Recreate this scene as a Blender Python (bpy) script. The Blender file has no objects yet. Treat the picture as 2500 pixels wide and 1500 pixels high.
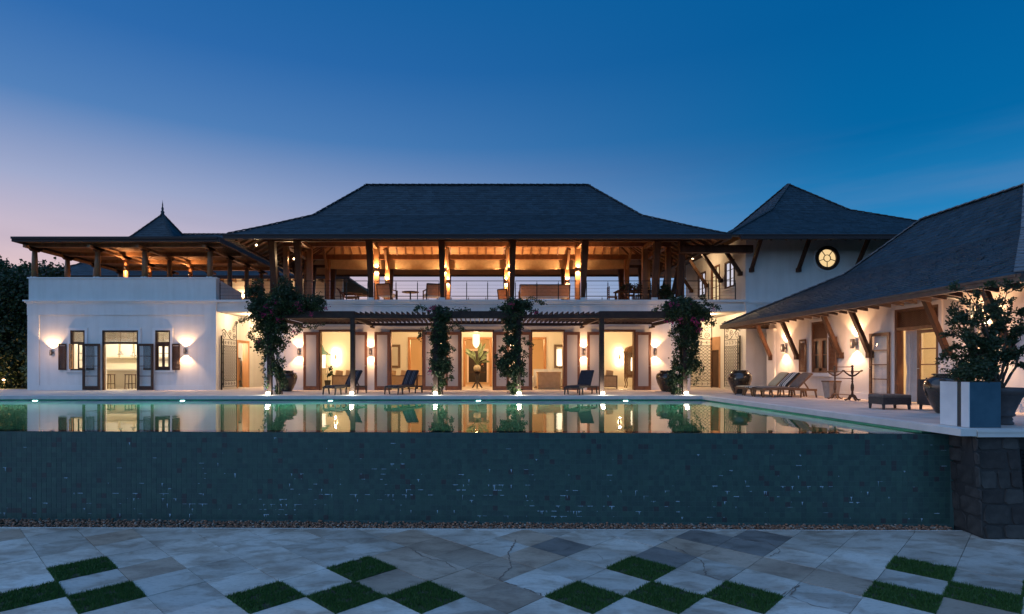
import bpy, math, random
from mathutils import Vector, Matrix
R = random.Random(11)
sc = bpy.context.scene
col = sc.collection
PI = math.pi

# ---------------------------------------------------------------- camera
CZ = 1.09                                   # eye height above the pool deck (deck top is z = 0)
cam_d = bpy.data.cameras.new('camera')
cam_d.lens = 20.0; cam_d.sensor_width = 36.0
cam_d.shift_x = 0.034; cam_d.shift_y = 0.0588
cam_d.clip_start = 0.1; cam_d.clip_end = 6000
cam = bpy.data.objects.new('camera', cam_d)
cam.location = (0, 0, CZ); cam.rotation_euler = (PI / 2, 0, 0)
col.objects.link(cam); sc.camera = cam

# ---------------------------------------------------------------- dusk sky
world = bpy.data.worlds.new('World'); sc.world = world; world.use_nodes = True
wn, wl = world.node_tree.nodes, world.node_tree.links
wn.clear()
def ramp_node(nodes, stops, interp='EASE'):
    r = nodes.new('ShaderNodeValToRGB'); r.color_ramp.interpolation = interp
    e = r.color_ramp.elements
    while len(e) < len(stops): e.new(0.5)
    for k, (p, c) in enumerate(stops):
        e[k].position = p; e[k].color = (*c, 1)
    return r
SUNSET = Vector((-0.86, 0.51, 0.0)).normalized()
tc = wn.new('ShaderNodeTexCoord')
nrm = wn.new('ShaderNodeVectorMath'); nrm.operation = 'NORMALIZE'
wl.new(tc.outputs['Generated'], nrm.inputs[0])
sep = wn.new('ShaderNodeSeparateXYZ'); wl.new(nrm.outputs[0], sep.inputs[0])
up = wn.new('ShaderNodeMath'); up.operation = 'MAXIMUM'; up.inputs[1].default_value = 0.0
wl.new(sep.outputs['Z'], up.inputs[0])
glow_side = ramp_node(wn, [(0.0, (1.10, 0.66, 0.48)), (0.10, (0.86, 0.58, 0.55)), (0.19, (0.60, 0.50, 0.60)), (0.26, (0.36, 0.41, 0.61)),
                           (0.36, (0.09, 0.225, 0.50)), (0.46, (0.030, 0.150, 0.43)), (0.62, (0.002, 0.105, 0.34)), (1.0, (0.002, 0.095, 0.31))], 'LINEAR')
blue_side = ramp_node(wn, [(0.0, (0.22, 0.42, 0.68)), (0.12, (0.11, 0.33, 0.62)), (0.22, (0.014, 0.215, 0.50)), (0.32, (0.001, 0.136, 0.375)),
                           (0.46, (0.0005, 0.108, 0.33)), (1.0, (0.0005, 0.095, 0.30))], 'LINEAR')
wl.new(up.outputs[0], glow_side.inputs[0]); wl.new(up.outputs[0], blue_side.inputs[0])
dot = wn.new('ShaderNodeVectorMath'); dot.operation = 'DOT_PRODUCT'
wl.new(nrm.outputs[0], dot.inputs[0]); dot.inputs[1].default_value = SUNSET
mr = wn.new('ShaderNodeMapRange'); mr.interpolation_type = 'SMOOTHSTEP'
mr.inputs['From Min'].default_value = -0.10; mr.inputs['From Max'].default_value = 1.02
wl.new(dot.outputs['Value'], mr.inputs['Value'])
mixs = wn.new('ShaderNodeMix'); mixs.data_type = 'RGBA'
wl.new(mr.outputs[0], mixs.inputs[0]); wl.new(blue_side.outputs[0], mixs.inputs[6]); wl.new(glow_side.outputs[0], mixs.inputs[7])
cm = wn.new('ShaderNodeMapping'); cm.inputs['Scale'].default_value = (1.6, 1.6, 16.0); wl.new(nrm.outputs[0], cm.inputs[0])
cn = wn.new('ShaderNodeTexNoise'); cn.inputs['Scale'].default_value = 1.7; cn.inputs['Detail'].default_value = 5; wl.new(cm.outputs[0], cn.inputs['Vector'])
cr_ = ramp_node(wn, [(0.46, (0,0,0)), (0.72, (1,1,1))], 'LINEAR'); wl.new(cn.outputs['Fac'], cr_.inputs[0])
ch = wn.new('ShaderNodeMapRange'); ch.inputs['From Min'].default_value = 0.34; ch.inputs['From Max'].default_value = 0.08; ch.inputs['To Max'].default_value = 0.30; wl.new(up.outputs[0], ch.inputs['Value'])
cf = wn.new('ShaderNodeMath'); cf.operation = 'MULTIPLY'; wl.new(cr_.outputs[0], cf.inputs[0]); wl.new(ch.outputs[0], cf.inputs[1])
cl_mix = wn.new('ShaderNodeMix'); cl_mix.data_type = 'RGBA'; wl.new(cf.outputs[0], cl_mix.inputs[0]); wl.new(mixs.outputs[2], cl_mix.inputs[6]); cl_mix.inputs[7].default_value = (0.30,0.30,0.44,1)
bg = wn.new('ShaderNodeBackground'); bg.inputs['Strength'].default_value = 1.0
wl.new(cl_mix.outputs[2], bg.inputs['Color'])
wo = wn.new('ShaderNodeOutputWorld'); wl.new(bg.outputs[0], wo.inputs[0])

# blue fill added from the camera's left, spread wide to act as skylight
sun_d = bpy.data.lights.new('sun', 'SUN'); sun_d.energy = 1.35; sun_d.angle = math.radians(120); sun_d.color = (0.46, 0.66, 1.0)
sun = bpy.data.objects.new('sun', sun_d); col.objects.link(sun)
sun.rotation_euler = Vector((0.68, 0.42, -0.60)).to_track_quat('-Z', 'Y').to_euler()

sc.view_settings.view_transform = 'Standard'; sc.view_settings.look = 'None'
sc.view_settings.exposure = 0.0; sc.view_settings.gamma = 1.0
sc.view_settings.use_curve_mapping = False
cy = sc.cycles
cy.use_denoising = True
cy.max_bounces = 7; cy.diffuse_bounces = 3; cy.glossy_bounces = 3; cy.transmission_bounces = 4; cy.transparent_max_bounces = 10
cy.sample_clamp_indirect = 3.0; cy.sample_clamp_direct = 0.0
cy.caustics_reflective = False; cy.caustics_refractive = False
cy.use_light_tree = True

# ---------------------------------------------------------------- mesh helpers
class MB:
    def __init__(s): s.v = []; s.f = []; s.m = []; s.sm = []
    def add(s, vs, fs, mi=0, smooth=False):
        o = len(s.v); s.v += [tuple(p) for p in vs]
        for f in fs: s.f.append(tuple(o + i for i in f)); s.m.append(mi); s.sm.append(smooth)
    def box(s, x0, x1, y0, y1, z0, z1, mi=0):
        if x0 > x1: x0, x1 = x1, x0
        if y0 > y1: y0, y1 = y1, y0
        if z0 > z1: z0, z1 = z1, z0
        s.add([(x0,y0,z0),(x1,y0,z0),(x1,y1,z0),(x0,y1,z0),(x0,y0,z1),(x1,y0,z1),(x1,y1,z1),(x0,y1,z1)],
              [(0,3,2,1),(4,5,6,7),(0,1,5,4),(1,2,6,5),(2,3,7,6),(3,0,4,7)], mi); return s
    def bar(s, a, b, w, h, up=(0,0,1), mi=0, w2=None, h2=None):
        a, b = Vector(a), Vector(b); d = (b - a).normalized(); u = Vector(up)
        side = d.cross(u)
        if side.length < 1e-4: side = d.cross(Vector((0,1,0)))
        side.normalize(); uu = side.cross(d).normalized()
        w2 = w if w2 is None else w2; h2 = h if h2 is None else h2
        vs = []
        for p, ww, hh in ((a, w, h), (b, w2, h2)):
            for sx, sz in ((-1,-1),(1,-1),(1,1),(-1,1)): vs.append(p + side*sx*ww/2 + uu*sz*hh/2)
        s.add(vs, [(0,3,2,1),(4,5,6,7),(0,1,5,4),(1,2,6,5),(2,3,7,6),(3,0,4,7)], mi); return s
    def tube(s, pts, r, n=6, mi=0, closed=False, flat=1.0):
        pts = [Vector(p) for p in pts]; k = len(pts)
        rs = r if isinstance(r, (list, tuple)) else [r]*k
        prev = None; vs = []
        for i in range(k):
            if closed: t = pts[(i+1) % k] - pts[i-1]
            else: t = pts[min(i+1, k-1)] - pts[max(i-1, 0)]
            t.normalize()
            if prev is None:
                q = Vector((0,0,1)) if abs(t.z) < 0.9 else Vector((1,0,0))
                x = t.cross(q).normalized()
            else:
                x = prev - t*prev.dot(t)
                x = x.normalized() if x.length > 1e-6 else t.cross(Vector((0.3,0.5,0.8))).normalized()
            prev = x; y = t.cross(x)
            for j in range(n):
                a = 2*PI*j/n
                vs.append(pts[i] + x*math.cos(a)*rs[i] + y*math.sin(a)*rs[i]*flat)
        fs = []
        for i in range(k if closed else k-1):
            i2 = (i+1) % k
            for j in range(n):
                j2 = (j+1) % n
                fs.append((i*n+j, i*n+j2, i2*n+j2, i2*n+j))
        if not closed:
            fs.append(tuple(range(n-1, -1, -1))); fs.append(tuple((k-1)*n+j for j in range(n)))
        s.add(vs, fs, mi, n > 4); return s
    def lathe(s, prof, n=24, c=(0,0,0), mi=0, smooth=True, cap=True, rot=0.0):
        vs = []
        for r, z in prof:
            for j in range(n):
                a = 2*PI*j/n + rot; vs.append((c[0]+r*math.cos(a), c[1]+r*math.sin(a), c[2]+z))
        fs = []
        for i in range(len(prof)-1):
            for j in range(n):
                j2 = (j+1) % n; fs.append((i*n+j, i*n+j2, (i+1)*n+j2, (i+1)*n+j))
        if cap:
            fs.append(tuple(range(n-1,-1,-1))); k = len(prof)-1; fs.append(tuple(k*n+j for j in range(n)))
        s.add(vs, fs, mi, smooth); return s
    def prism(s, poly, axis, d0, d1, mi=0):
        def P(u, w, d): return {'x': (d,u,w), 'y': (u,d,w), 'z': (u,w,d)}[axis]
        n = len(poly); vs = [P(u,w,d0) for u,w in poly] + [P(u,w,d1) for u,w in poly]
        fs = [tuple(range(n-1,-1,-1)), tuple(range(n,2*n))] + [(i,(i+1)%n,n+(i+1)%n,n+i) for i in range(n)]
        s.add(vs, fs, mi); return s
    def quad(s, a, b, c, d, mi=0): s.add([a,b,c,d], [(0,1,2,3)], mi); return s
    def ring(s, c, r0, r1, y0, y1, n=32, mi=0):      # annulus in the XZ plane, extruded along y
        vs = []
        for j in range(n):
            a = 2*PI*j/n; ca, sa = math.cos(a), math.sin(a)
            for r, y in ((r0,y0),(r1,y0),(r1,y1),(r0,y1)): vs.append((c[0]+r*ca, y, c[1]+r*sa))
        fs = []
        for j in range(n):
            k = (j+1) % n
            for q in range(4): fs.append((j*4+q, k*4+q, k*4+(q+1)%4, j*4+(q+1)%4))
        s.add(vs, fs, mi); return s
    def mesh(s, name, mats):
        me = bpy.data.meshes.new(name); me.from_pydata(s.v, [], s.f)
        for m in (mats if isinstance(mats, (list, tuple)) else [mats]): me.materials.append(M[m] if isinstance(m, str) else m)
        me.polygons.foreach_set('material_index', s.m); me.polygons.foreach_set('use_smooth', s.sm); me.update()
        return me
    def build(s, name, mats, parent=None, kind=None, label=None):
        return link(name, s.mesh(name, mats), parent, kind, label)

def link(name, me, parent=None, kind=None, label=None, mw=None):
    o = bpy.data.objects.new(name, me); col.objects.link(o)
    if parent is not None:
        o.parent = parent; o.matrix_parent_inverse = INV[parent.name]
    if mw is not None: o.matrix_basis = mw
    INV[o.name] = mw.inverted() if mw is not None else Matrix()
    if kind: o['kind'] = kind
    if label: o['label'] = label
    return o
INV = {}
def tag(o, label, cat, group=None):
    o['label'] = label; o['category'] = cat
    if group: o['group'] = group
    return o
def thing(name, label, cat, loc=(0,0,0), group=None):
    """an Empty at the thing's base; parts are given in world coordinates"""
    o = bpy.data.objects.new(name, None); col.objects.link(o); o.empty_display_size = 0.3
    o.location = loc; INV[o.name] = Matrix.Translation(-Vector(loc))
    return tag(o, label, cat, group)
def copy_tree(o, parent=None):
    c = o.copy(); col.objects.link(c)
    if parent is not None:
        c.parent = parent; c.matrix_parent_inverse = o.matrix_parent_inverse.copy()
    INV[c.name] = INV.get(o.name, Matrix())
    for ch in list(o.children): copy_tree(ch, c)
    return c
def place(o, loc, rz=0.0, label=None, group=None, scale=None):
    o.location = loc; o.rotation_euler = (0,0,rz)
    if scale: o.scale = (scale,)*3
    if label: o['label'] = label
    if group: o['group'] = group
    return o
def structure(o): o['kind'] = 'structure'; return o
def lamp(kind, name, parent, loc, power, color, direction=None, angle=100, blend=0.5, size=0.05):
    d = bpy.data.lights.new(name, kind); d.energy = power; d.color = color; d.shadow_soft_size = size
    if kind == 'SPOT': d.spot_size = math.radians(angle); d.spot_blend = blend
    o = bpy.data.objects.new(name, d); col.objects.link(o)
    o.parent = parent; o.matrix_parent_inverse = INV[parent.name]; o.location = loc
    if direction is not None: o.rotation_euler = Vector(direction).to_track_quat('-Z', 'Y').to_euler()
    return o

# ---------------------------------------------------------------- materials
M = {}
def mat(name, c, rough=0.6, c2=None, scale=3.0, bump=0.0, bscale=None, metal=0.0, stretch=None, detail=4, spec=0.5, coat=0.0, rnd=None, lo=0.35, hi=0.65, pos=False, sheen=0.0):
    m = bpy.data.materials.new(name); m.use_nodes = True; n, l = m.node_tree.nodes, m.node_tree.links
    b = n['Principled BSDF']; b.inputs['Roughness'].default_value = rough; b.inputs['Metallic'].default_value = metal
    b.inputs['Base Color'].default_value = (*c, 1); b.inputs['Specular IOR Level'].default_value = spec
    b.inputs['Coat Weight'].default_value = coat
    out = None
    if c2 or bump:
        if pos:
            t = n.new('ShaderNodeNewGeometry'); src = t.outputs['Position']
        else:
            t = n.new('ShaderNodeTexCoord'); src = t.outputs['Object']
        mp = n.new('ShaderNodeMapping'); l.new(src, mp.inputs[0])
        if stretch: mp.inputs['Scale'].default_value = stretch
    if c2:
        t1 = n.new('ShaderNodeTexNoise'); t1.inputs['Scale'].default_value = scale; t1.inputs['Detail'].default_value = detail
        l.new(mp.outputs[0], t1.inputs['Vector'])
        r = ramp_node(n, [(lo, c), (hi, c2)], 'LINEAR'); l.new(t1.outputs['Fac'], r.inputs[0]); out = r.outputs[0]
    if rnd:
        g = n.new('ShaderNodeObjectInfo') if rnd[0] == 'object' else n.new('ShaderNodeNewGeometry')
        o = g.outputs['Random'] if rnd[0] == 'object' else g.outputs['Random Per Island']
        hv = n.new('ShaderNodeHueSaturation'); mr_ = n.new('ShaderNodeMapRange')
        mr_.inputs['To Min'].default_value = 1-rnd[1]; mr_.inputs['To Max'].default_value = 1+rnd[1]
        l.new(o, mr_.inputs['Value']); l.new(mr_.outputs[0], hv.inputs['Value'])
        if out: l.new(out, hv.inputs['Color'])
        else: hv.inputs['Color'].default_value = (*c, 1)
        out = hv.outputs[0]
    if out: l.new(out, b.inputs['Base Color'])
    if bump:
        t2 = n.new('ShaderNodeTexNoise'); t2.inputs['Scale'].default_value = bscale or scale*4; t2.inputs['Detail'].default_value = 5
        l.new(mp.outputs[0], t2.inputs['Vector'])
        bp = n.new('ShaderNodeBump'); bp.inputs['Strength'].default_value = bump; bp.inputs['Distance'].default_value = 0.02
        l.new(t2.outputs['Fac'], bp.inputs['Height']); l.new(bp.outputs[0], b.inputs['Normal'])
    M[name] = m; return m
def emit(name, c, s):
    m = bpy.data.materials.new(name); m.use_nodes = True; n, l = m.node_tree.nodes, m.node_tree.links
    n.clear(); e = n.new('ShaderNodeEmission'); e.inputs[0].default_value = (*c, 1); e.inputs[1].default_value = s
    o = n.new('ShaderNodeOutputMaterial'); l.new(e.outputs[0], o.inputs[0]); M[name] = m
def glass(name, tint=(1,1,1), refl=0.12, rough=0.02, frost=0.0):
    m = bpy.data.materials.new(name); m.use_nodes = True; n, l = m.node_tree.nodes, m.node_tree.links
    n.clear(); t = n.new('ShaderNodeBsdfTransparent'); t.inputs[0].default_value = (*tint, 1)
    g = n.new('ShaderNodeBsdfGlossy'); g.inputs['Roughness'].default_value = rough
    lw = n.new('ShaderNodeLayerWeight'); pw_ = n.new('ShaderNodeMath'); pw_.operation = 'POWER'; pw_.inputs[1].default_value = 5.0; l.new(lw.outputs['Facing'], pw_.inputs[0])
    f = n.new('ShaderNodeMath'); f.operation = 'MULTIPLY_ADD'; f.inputs[1].default_value = 0.9; f.inputs[2].default_value = 0.05; l.new(pw_.outputs[0], f.inputs[0])
    mx = n.new('ShaderNodeMixShader'); l.new(f.outputs[0], mx.inputs[0]); l.new(t.outputs[0], mx.inputs[1]); l.new(g.outputs[0], mx.inputs[2])
    o = n.new('ShaderNodeOutputMaterial'); last = mx.outputs[0]
    if frost:
        d = n.new('ShaderNodeBsdfDiffuse'); d.inputs[0].default_value = (0.75,0.73,0.70,1)
        tr = n.new('ShaderNodeBsdfTranslucent'); tr.inputs[0].default_value = (0.75,0.72,0.66,1)
        ad = n.new('ShaderNodeMixShader'); ad.inputs[0].default_value = 0.35; l.new(d.outputs[0], ad.inputs[1]); l.new(tr.outputs[0], ad.inputs[2])
        m2 = n.new('ShaderNodeMixShader'); m2.inputs[0].default_value = frost; l.new(last, m2.inputs[1]); l.new(ad.outputs[0], m2.inputs[2]); last = m2.outputs[0]
    l.new(last, o.inputs[0]); M[name] = m
def leaf_mat(name, c, c2, trans=0.25):
    m = bpy.data.materials.new(name); m.use_nodes = True; n, l = m.node_tree.nodes, m.node_tree.links
    n.clear(); g = n.new('ShaderNodeNewGeometry')
    r = ramp_node(n, [(0, c), (1, c2)], 'LINEAR'); l.new(g.outputs['Random Per Island'], r.inputs[0])
    p = n.new('ShaderNodeBsdfPrincipled'); p.inputs['Roughness'].default_value = 0.5; l.new(r.outputs[0], p.inputs['Base Color'])
    t = n.new('ShaderNodeBsdfTranslucent'); l.new(r.outputs[0], t.inputs[0])
    mx = n.new('ShaderNodeMixShader'); mx.inputs[0].default_value = trans; l.new(p.outputs[0], mx.inputs[1]); l.new(t.outputs[0], mx.inputs[2])
    o = n.new('ShaderNodeOutputMaterial'); l.new(mx.outputs[0], o.inputs[0]); M[name] = m

def weathered(name, c, rough):
    mat(name, c, rough, tuple(v*1.07 for v in c), 1.3, 0.12, 28)
    n, l = M[name].node_tree.nodes, M[name].node_tree.links; b = n['Principled BSDF']
    old = b.inputs['Base Color'].links[0].from_socket
    g_ = n.new('ShaderNodeNewGeometry'); mp = n.new('ShaderNodeMapping'); mp.inputs['Scale'].default_value = (2.2, 2.2, 0.22); l.new(g_.outputs['Position'], mp.inputs[0])
    t = n.new('ShaderNodeTexNoise'); t.inputs['Scale'].default_value = 1.6; t.inputs['Detail'].default_value = 7; l.new(mp.outputs[0], t.inputs['Vector'])
    r = ramp_node(n, [(0.36, (0.80,0.78,0.75)), (0.56, (1,1,1))], 'LINEAR'); l.new(t.outputs['Fac'], r.inputs[0])
    mx = n.new('ShaderNodeMix'); mx.data_type = 'RGBA'; mx.blend_type = 'MULTIPLY'; mx.inputs[0].default_value = 0.3
    l.new(old, mx.inputs[6]); l.new(r.outputs[0], mx.inputs[7]); l.new(mx.outputs[2], b.inputs['Base Color'])
weathered('plaster', (0.76,0.735,0.70), 0.85)
mat('plaster_trim', (0.77,0.75,0.72), 0.8, (0.82,0.80,0.77), 2.0, 0.06, 30)
mat('cream_wall', (0.80,0.73,0.60), 0.85, (0.83,0.76,0.63), 1.0, 0.05, 25)
mat('tan_wall', (0.50,0.42,0.26), 0.9, (0.55,0.46,0.30), 1.0)
mat('bin_side', (0.36,0.29,0.23), 0.9, (0.44,0.36,0.29), 6.0)
mat('room_floor', (0.62,0.54,0.42), 0.35, (0.68,0.60,0.48), 1.5)
mat('deck_stone', (0.56,0.475,0.42), 0.7, (0.68,0.585,0.52), 2.2, 0.12, 30, pos=True)
mat('coping_stone', (0.66,0.64,0.60), 0.6, (0.74,0.71,0.66), 3.0, 0.08, 30, pos=True)
mat('slate', (0.024,0.042,0.056), 0.6, (0.034,0.055,0.070), 2.0, 0.12, 14, rnd=('island',0.22), spec=0.3)
mat('slate_piece', (0.024,0.042,0.056), 0.6, (0.034,0.055,0.070), 2.0, 0.12, 14, rnd=('object',0.22), spec=0.3)
mat('ridge_slate', (0.022,0.034,0.042), 0.7, (0.045,0.055,0.065), 3.0)
mat('ridge_pale', (0.10,0.11,0.12), 0.8, (0.22,0.22,0.23), 6.0)
mat('gutter', (0.045,0.032,0.031), 0.6, spec=0.25)
mat('dark_wood', (0.055,0.026,0.015), 0.6, (0.085,0.042,0.025), 6.0, 0.15, 20, stretch=(1,1,0.25), spec=0.25)
mat('pergola_wood', (0.036,0.021,0.018), 0.65, (0.055,0.032,0.026), 5.0, 0.1, 20, spec=0.25)
mat('wood', (0.20,0.095,0.042), 0.5, (0.30,0.15,0.07), 5.0, 0.15, 18, stretch=(1,1,0.2))
mat('frame_wood', (0.15,0.060,0.028), 0.45, (0.22,0.095,0.045), 6.0, 0.1, 20, stretch=(1,1,0.2))
mat('orange_wood', (0.42,0.19,0.075), 0.5, (0.52,0.25,0.10), 5.0, 0.1, 20, stretch=(1,1,0.2))
mat('ceiling_boards', (0.36,0.19,0.085), 0.6, (0.48,0.27,0.13), 4.0, 0.15, 20, stretch=(0.15,1,1))
mat('soffit_boards', (0.16,0.085,0.042), 0.65, (0.23,0.12,0.06), 4.0, 0.15, 20, stretch=(0.3,0.3,1))
mat('teak', (0.15,0.072,0.034), 0.55, (0.21,0.11,0.055), 8.0, 0.1, 25)
mat('iron', (0.018,0.017,0.018), 0.5, metal=0.6)
mat('steel', (0.45,0.45,0.46), 0.35, metal=0.9)
mat('lamp_metal', (0.16,0.15,0.14), 0.4, metal=0.7)
mat('glaze', (0.030,0.020,0.014), 0.18, (0.055,0.036,0.022), 3.0, 0.05, 10, coat=0.6)
mat('navy_cushion', (0.022,0.022,0.034), 0.9, (0.03,0.03,0.045), 12.0, 0.2, 60)
mat('grey_cushion', (0.13,0.098,0.080), 0.95, (0.17,0.13,0.108), 12.0, 0.2, 60)
mat('cream_cushion', (0.50,0.41,0.25), 0.95, (0.56,0.47,0.30), 12.0, 0.2, 60)
mat('white_fabric', (0.78,0.75,0.70), 0.95, (0.84,0.81,0.76), 6.0, 0.2, 30)
mat('tan_fabric', (0.60,0.38,0.20), 0.95, (0.68,0.45,0.25), 6.0, 0.2, 40)
mat('chair_fabric', (0.55,0.26,0.13), 0.95, (0.62,0.31,0.17), 10.0, 0.2, 40)
mat('blind', (0.55,0.42,0.26), 0.9, (0.62,0.48,0.30), 8.0, 0.15, 40)
mat('curtain', (0.62,0.57,0.52), 0.95, (0.70,0.65,0.60), 4.0)
mat('planter_white', (0.68,0.68,0.68), 0.6, (0.76,0.76,0.75), 4.0, 0.08, 40)
mat('planter_blue', (0.030,0.085,0.125), 0.6, (0.045,0.11,0.155), 5.0, 0.1, 40)
mat('planter_dark', (0.025,0.032,0.040), 0.5)
mat('terracotta_grey', (0.070,0.060,0.062), 0.8, (0.11,0.095,0.095), 5.0, 0.2, 25)
mat('wicker', (0.045,0.033,0.030), 0.7, (0.07,0.052,0.045), 30.0, 0.5, 80)
mat('stone_a', (0.034,0.031,0.029), 0.95, (0.062,0.056,0.051), 5.0, 1.0, 9)
mat('stone_b', (0.050,0.045,0.042), 0.95, (0.084,0.077,0.070), 5.0, 1.0, 9)
mat('stone_c', (0.030,0.025,0.023), 0.95, (0.054,0.045,0.041), 5.0, 1.0, 9)
mat('mortar', (0.044,0.040,0.038), 0.95)
mat('tile_a', (0.036,0.080,0.070), 0.34, (0.045,0.095,0.083), 9.0, 0.12, 20)
mat('tile_b', (0.031,0.066,0.063), 0.34, (0.040,0.081,0.075), 9.0, 0.12, 20)
mat('tile_c', (0.040,0.090,0.076), 0.36, (0.050,0.106,0.088), 9.0, 0.12, 20)
mat('tile_d', (0.040,0.042,0.046), 0.35, (0.050,0.052,0.054), 9.0, 0.12, 20)
mat('grout', (0.060,0.115,0.105), 0.7)
mat('joint_sand', (0.20,0.18,0.165), 0.95, (0.26,0.235,0.21), 8.0)
mat('fascia_wood', (0.075,0.046,0.036), 0.55, (0.11,0.068,0.05), 5.0, 0.1, 20)
mat('lime', (0.42,0.56,0.68), 0.8)
mat('pool_tile', (0.08,0.40,0.29), 0.6, (0.10,0.46,0.34), 3.0)
mat('pool_floor', (0.05,0.36,0.24), 0.6, (0.07,0.42,0.28), 3.0)
mat('soil', (0.045,0.035,0.025), 0.95, (0.07,0.055,0.04), 8.0, 0.4, 30)
mat('lawn', (0.030,0.055,0.018), 0.95, (0.05,0.08,0.03), 2.0, 0.4, 30)
mat('pebble_a', (0.28,0.125,0.070), 0.6, (0.36,0.18,0.11), 9.0, rnd=('island',0.5))
mat('pebble_b', (0.34,0.27,0.22), 0.6, rnd=('island',0.4))
mat('bark', (0.060,0.045,0.032), 0.9, (0.10,0.075,0.055), 8.0, 0.5, 30, stretch=(1,1,0.3))
mat('bloom', (0.36,0.018,0.11), 0.7, rnd=('island',0.3))
mat('vase_pale', (0.55,0.42,0.22), 0.5, (0.70,0.60,0.40), 14.0)
mat('lantern_green', (0.10,0.20,0.17), 0.5)
mat('black_void', (0.012,0.012,0.013), 0.4)
mat('marble', (0.72,0.68,0.60), 0.25, (0.80,0.76,0.68), 3.0)
mat('cabinet', (0.70,0.62,0.48), 0.5)
mat('rust_panel', (0.38,0.20,0.10), 0.7, (0.45,0.25,0.13), 4.0)
mat('mirror', (0.75,0.78,0.8), 0.04, metal=1.0)
mat('picture_frame', (0.14,0.085,0.05), 0.5)
leaf_mat('leaf_dark', (0.016,0.034,0.012), (0.040,0.072,0.026))
leaf_mat('leaf_mid', (0.026,0.050,0.018), (0.060,0.100,0.035))
leaf_mat('leaf_pale', (0.16,0.22,0.10), (0.30,0.36,0.18))
leaf_mat('grass_blade', (0.022,0.095,0.016), (0.095,0.190,0.036), 0.2)
emit('warm_bulb', (1.0,0.72,0.38), 14.0)
emit('white_bulb', (1.0,0.95,0.72), 16.0)
emit('pool_bulb', (0.95,1.0,0.85), 6.0)
emit('lit_pane', (1.0,0.70,0.34), 0.95)
emit('lit_curtain', (1.0,0.74,0.40), 0.85)
emit('lit_white', (0.82,0.80,0.92), 0.80)
emit('lantern_glow', (1.0,0.80,0.52), 2.2)
glass('clear_glass')
glass('frosted', frost=0.80, rough=0.25)
WARM = (1.0, 0.57, 0.28); AMBER = (1.0, 0.53, 0.23); SOFT = (1.0, 0.68, 0.37); COOLW = (1.0, 0.95, 0.74)

# stone tiles of the lower terrace: veins, blotches and damp patches that run on across the joints
def paver_mat(name, c, c2, vein):
    m = bpy.data.materials.new(name); m.use_nodes = True; n, l = m.node_tree.nodes, m.node_tree.links
    b = n['Principled BSDF']; b.inputs['Roughness'].default_value = 0.55
    tcn = n.new('ShaderNodeTexCoord'); oi = n.new('ShaderNodeObjectInfo')
    ad = n.new('ShaderNodeVectorMath'); ad.operation = 'ADD'; l.new(tcn.outputs['Object'], ad.inputs[0])
    sx = n.new('ShaderNodeVectorMath'); sx.operation = 'SCALE'; l.new(oi.outputs['Location'], sx.inputs[0]); sx.inputs['Scale'].default_value = 3.7
    l.new(sx.outputs[0], ad.inputs[1])
    mp = n.new('ShaderNodeMapping'); mp.inputs['Scale'].default_value = (0.9, 1.6, 1); l.new(ad.outputs[0], mp.inputs[0])
    t = n.new('ShaderNodeTexNoise'); t.inputs['Scale'].default_value = 2.2; t.inputs['Detail'].default_value = 9; t.inputs['Distortion'].default_value = 0.5; l.new(mp.outputs[0], t.inputs['Vector'])
    r = ramp_node(n, [(0.30, c), (0.46, c), (0.54, c2), (0.62, vein), (0.72, c2)], 'LINEAR'); l.new(t.outputs['Fac'], r.inputs[0])
    g = n.new('ShaderNodeNewGeometry')
    t2 = n.new('ShaderNodeTexNoise'); t2.inputs['Scale'].default_value = 0.9; t2.inputs['Detail'].default_value = 6; l.new(g.outputs['Position'], t2.inputs['Vector'])
    r2 = ramp_node(n, [(0.38, (1,1,1)), (0.52, (0.88,0.84,0.80)), (0.68, (0.60,0.54,0.50))], 'LINEAR'); l.new(t2.outputs['Fac'], r2.inputs[0])
    mx = n.new('ShaderNodeMix'); mx.data_type = 'RGBA'; mx.blend_type = 'MULTIPLY'; mx.inputs[0].default_value = 0.8
    l.new(r.outputs[0], mx.inputs[6]); l.new(r2.outputs[0], mx.inputs[7])
    m3 = n.new('ShaderNodeMapping'); m3.inputs['Scale'].default_value = (5, 16, 1); m3.inputs['Rotation'].default_value = (0, 0, 0.5); l.new(ad.outputs[0], m3.inputs[0])
    t3 = n.new('ShaderNodeTexNoise'); t3.inputs['Scale'].default_value = 2.0; t3.inputs['Detail'].default_value = 12; t3.inputs['Roughness'].default_value = 0.75; l.new(m3.outputs[0], t3.inputs['Vector'])
    r3 = ramp_node(n, [(0.34, (0.62,0.58,0.55)), (0.50, (1,1,1)), (0.66, (1.0,0.97,0.94)), (0.74, (0.78,0.72,0.67))], 'LINEAR'); l.new(t3.outputs['Fac'], r3.inputs[0])
    mx3 = n.new('ShaderNodeMix'); mx3.data_type = 'RGBA'; mx3.blend_type = 'MULTIPLY'; mx3.inputs[0].default_value = 0.75
    l.new(mx.outputs[2], mx3.inputs[6]); l.new(r3.outputs[0], mx3.inputs[7]); mx = mx3
    hv = n.new('ShaderNodeHueSaturation'); mm = n.new('ShaderNodeMapRange'); mm.inputs['To Min'].default_value = 0.80; mm.inputs['To Max'].default_value = 1.14
    l.new(oi.outputs['Random'], mm.inputs['Value']); l.new(mm.outputs[0], hv.inputs['Value']); l.new(mx.outputs[2], hv.inputs['Color'])
    l.new(hv.outputs[0], b.inputs['Base Color'])
    bp = n.new('ShaderNodeBump'); bp.inputs['Strength'].default_value = 0.25; bp.inputs['Distance'].default_value = 0.01
    l.new(t3.outputs['Fac'], bp.inputs['Height']); l.new(bp.outputs[0], b.inputs['Normal'])
    M[name] = m
paver_mat('paver_white', (0.74,0.665,0.59), (0.64,0.555,0.475), (0.52,0.425,0.35))
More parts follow.
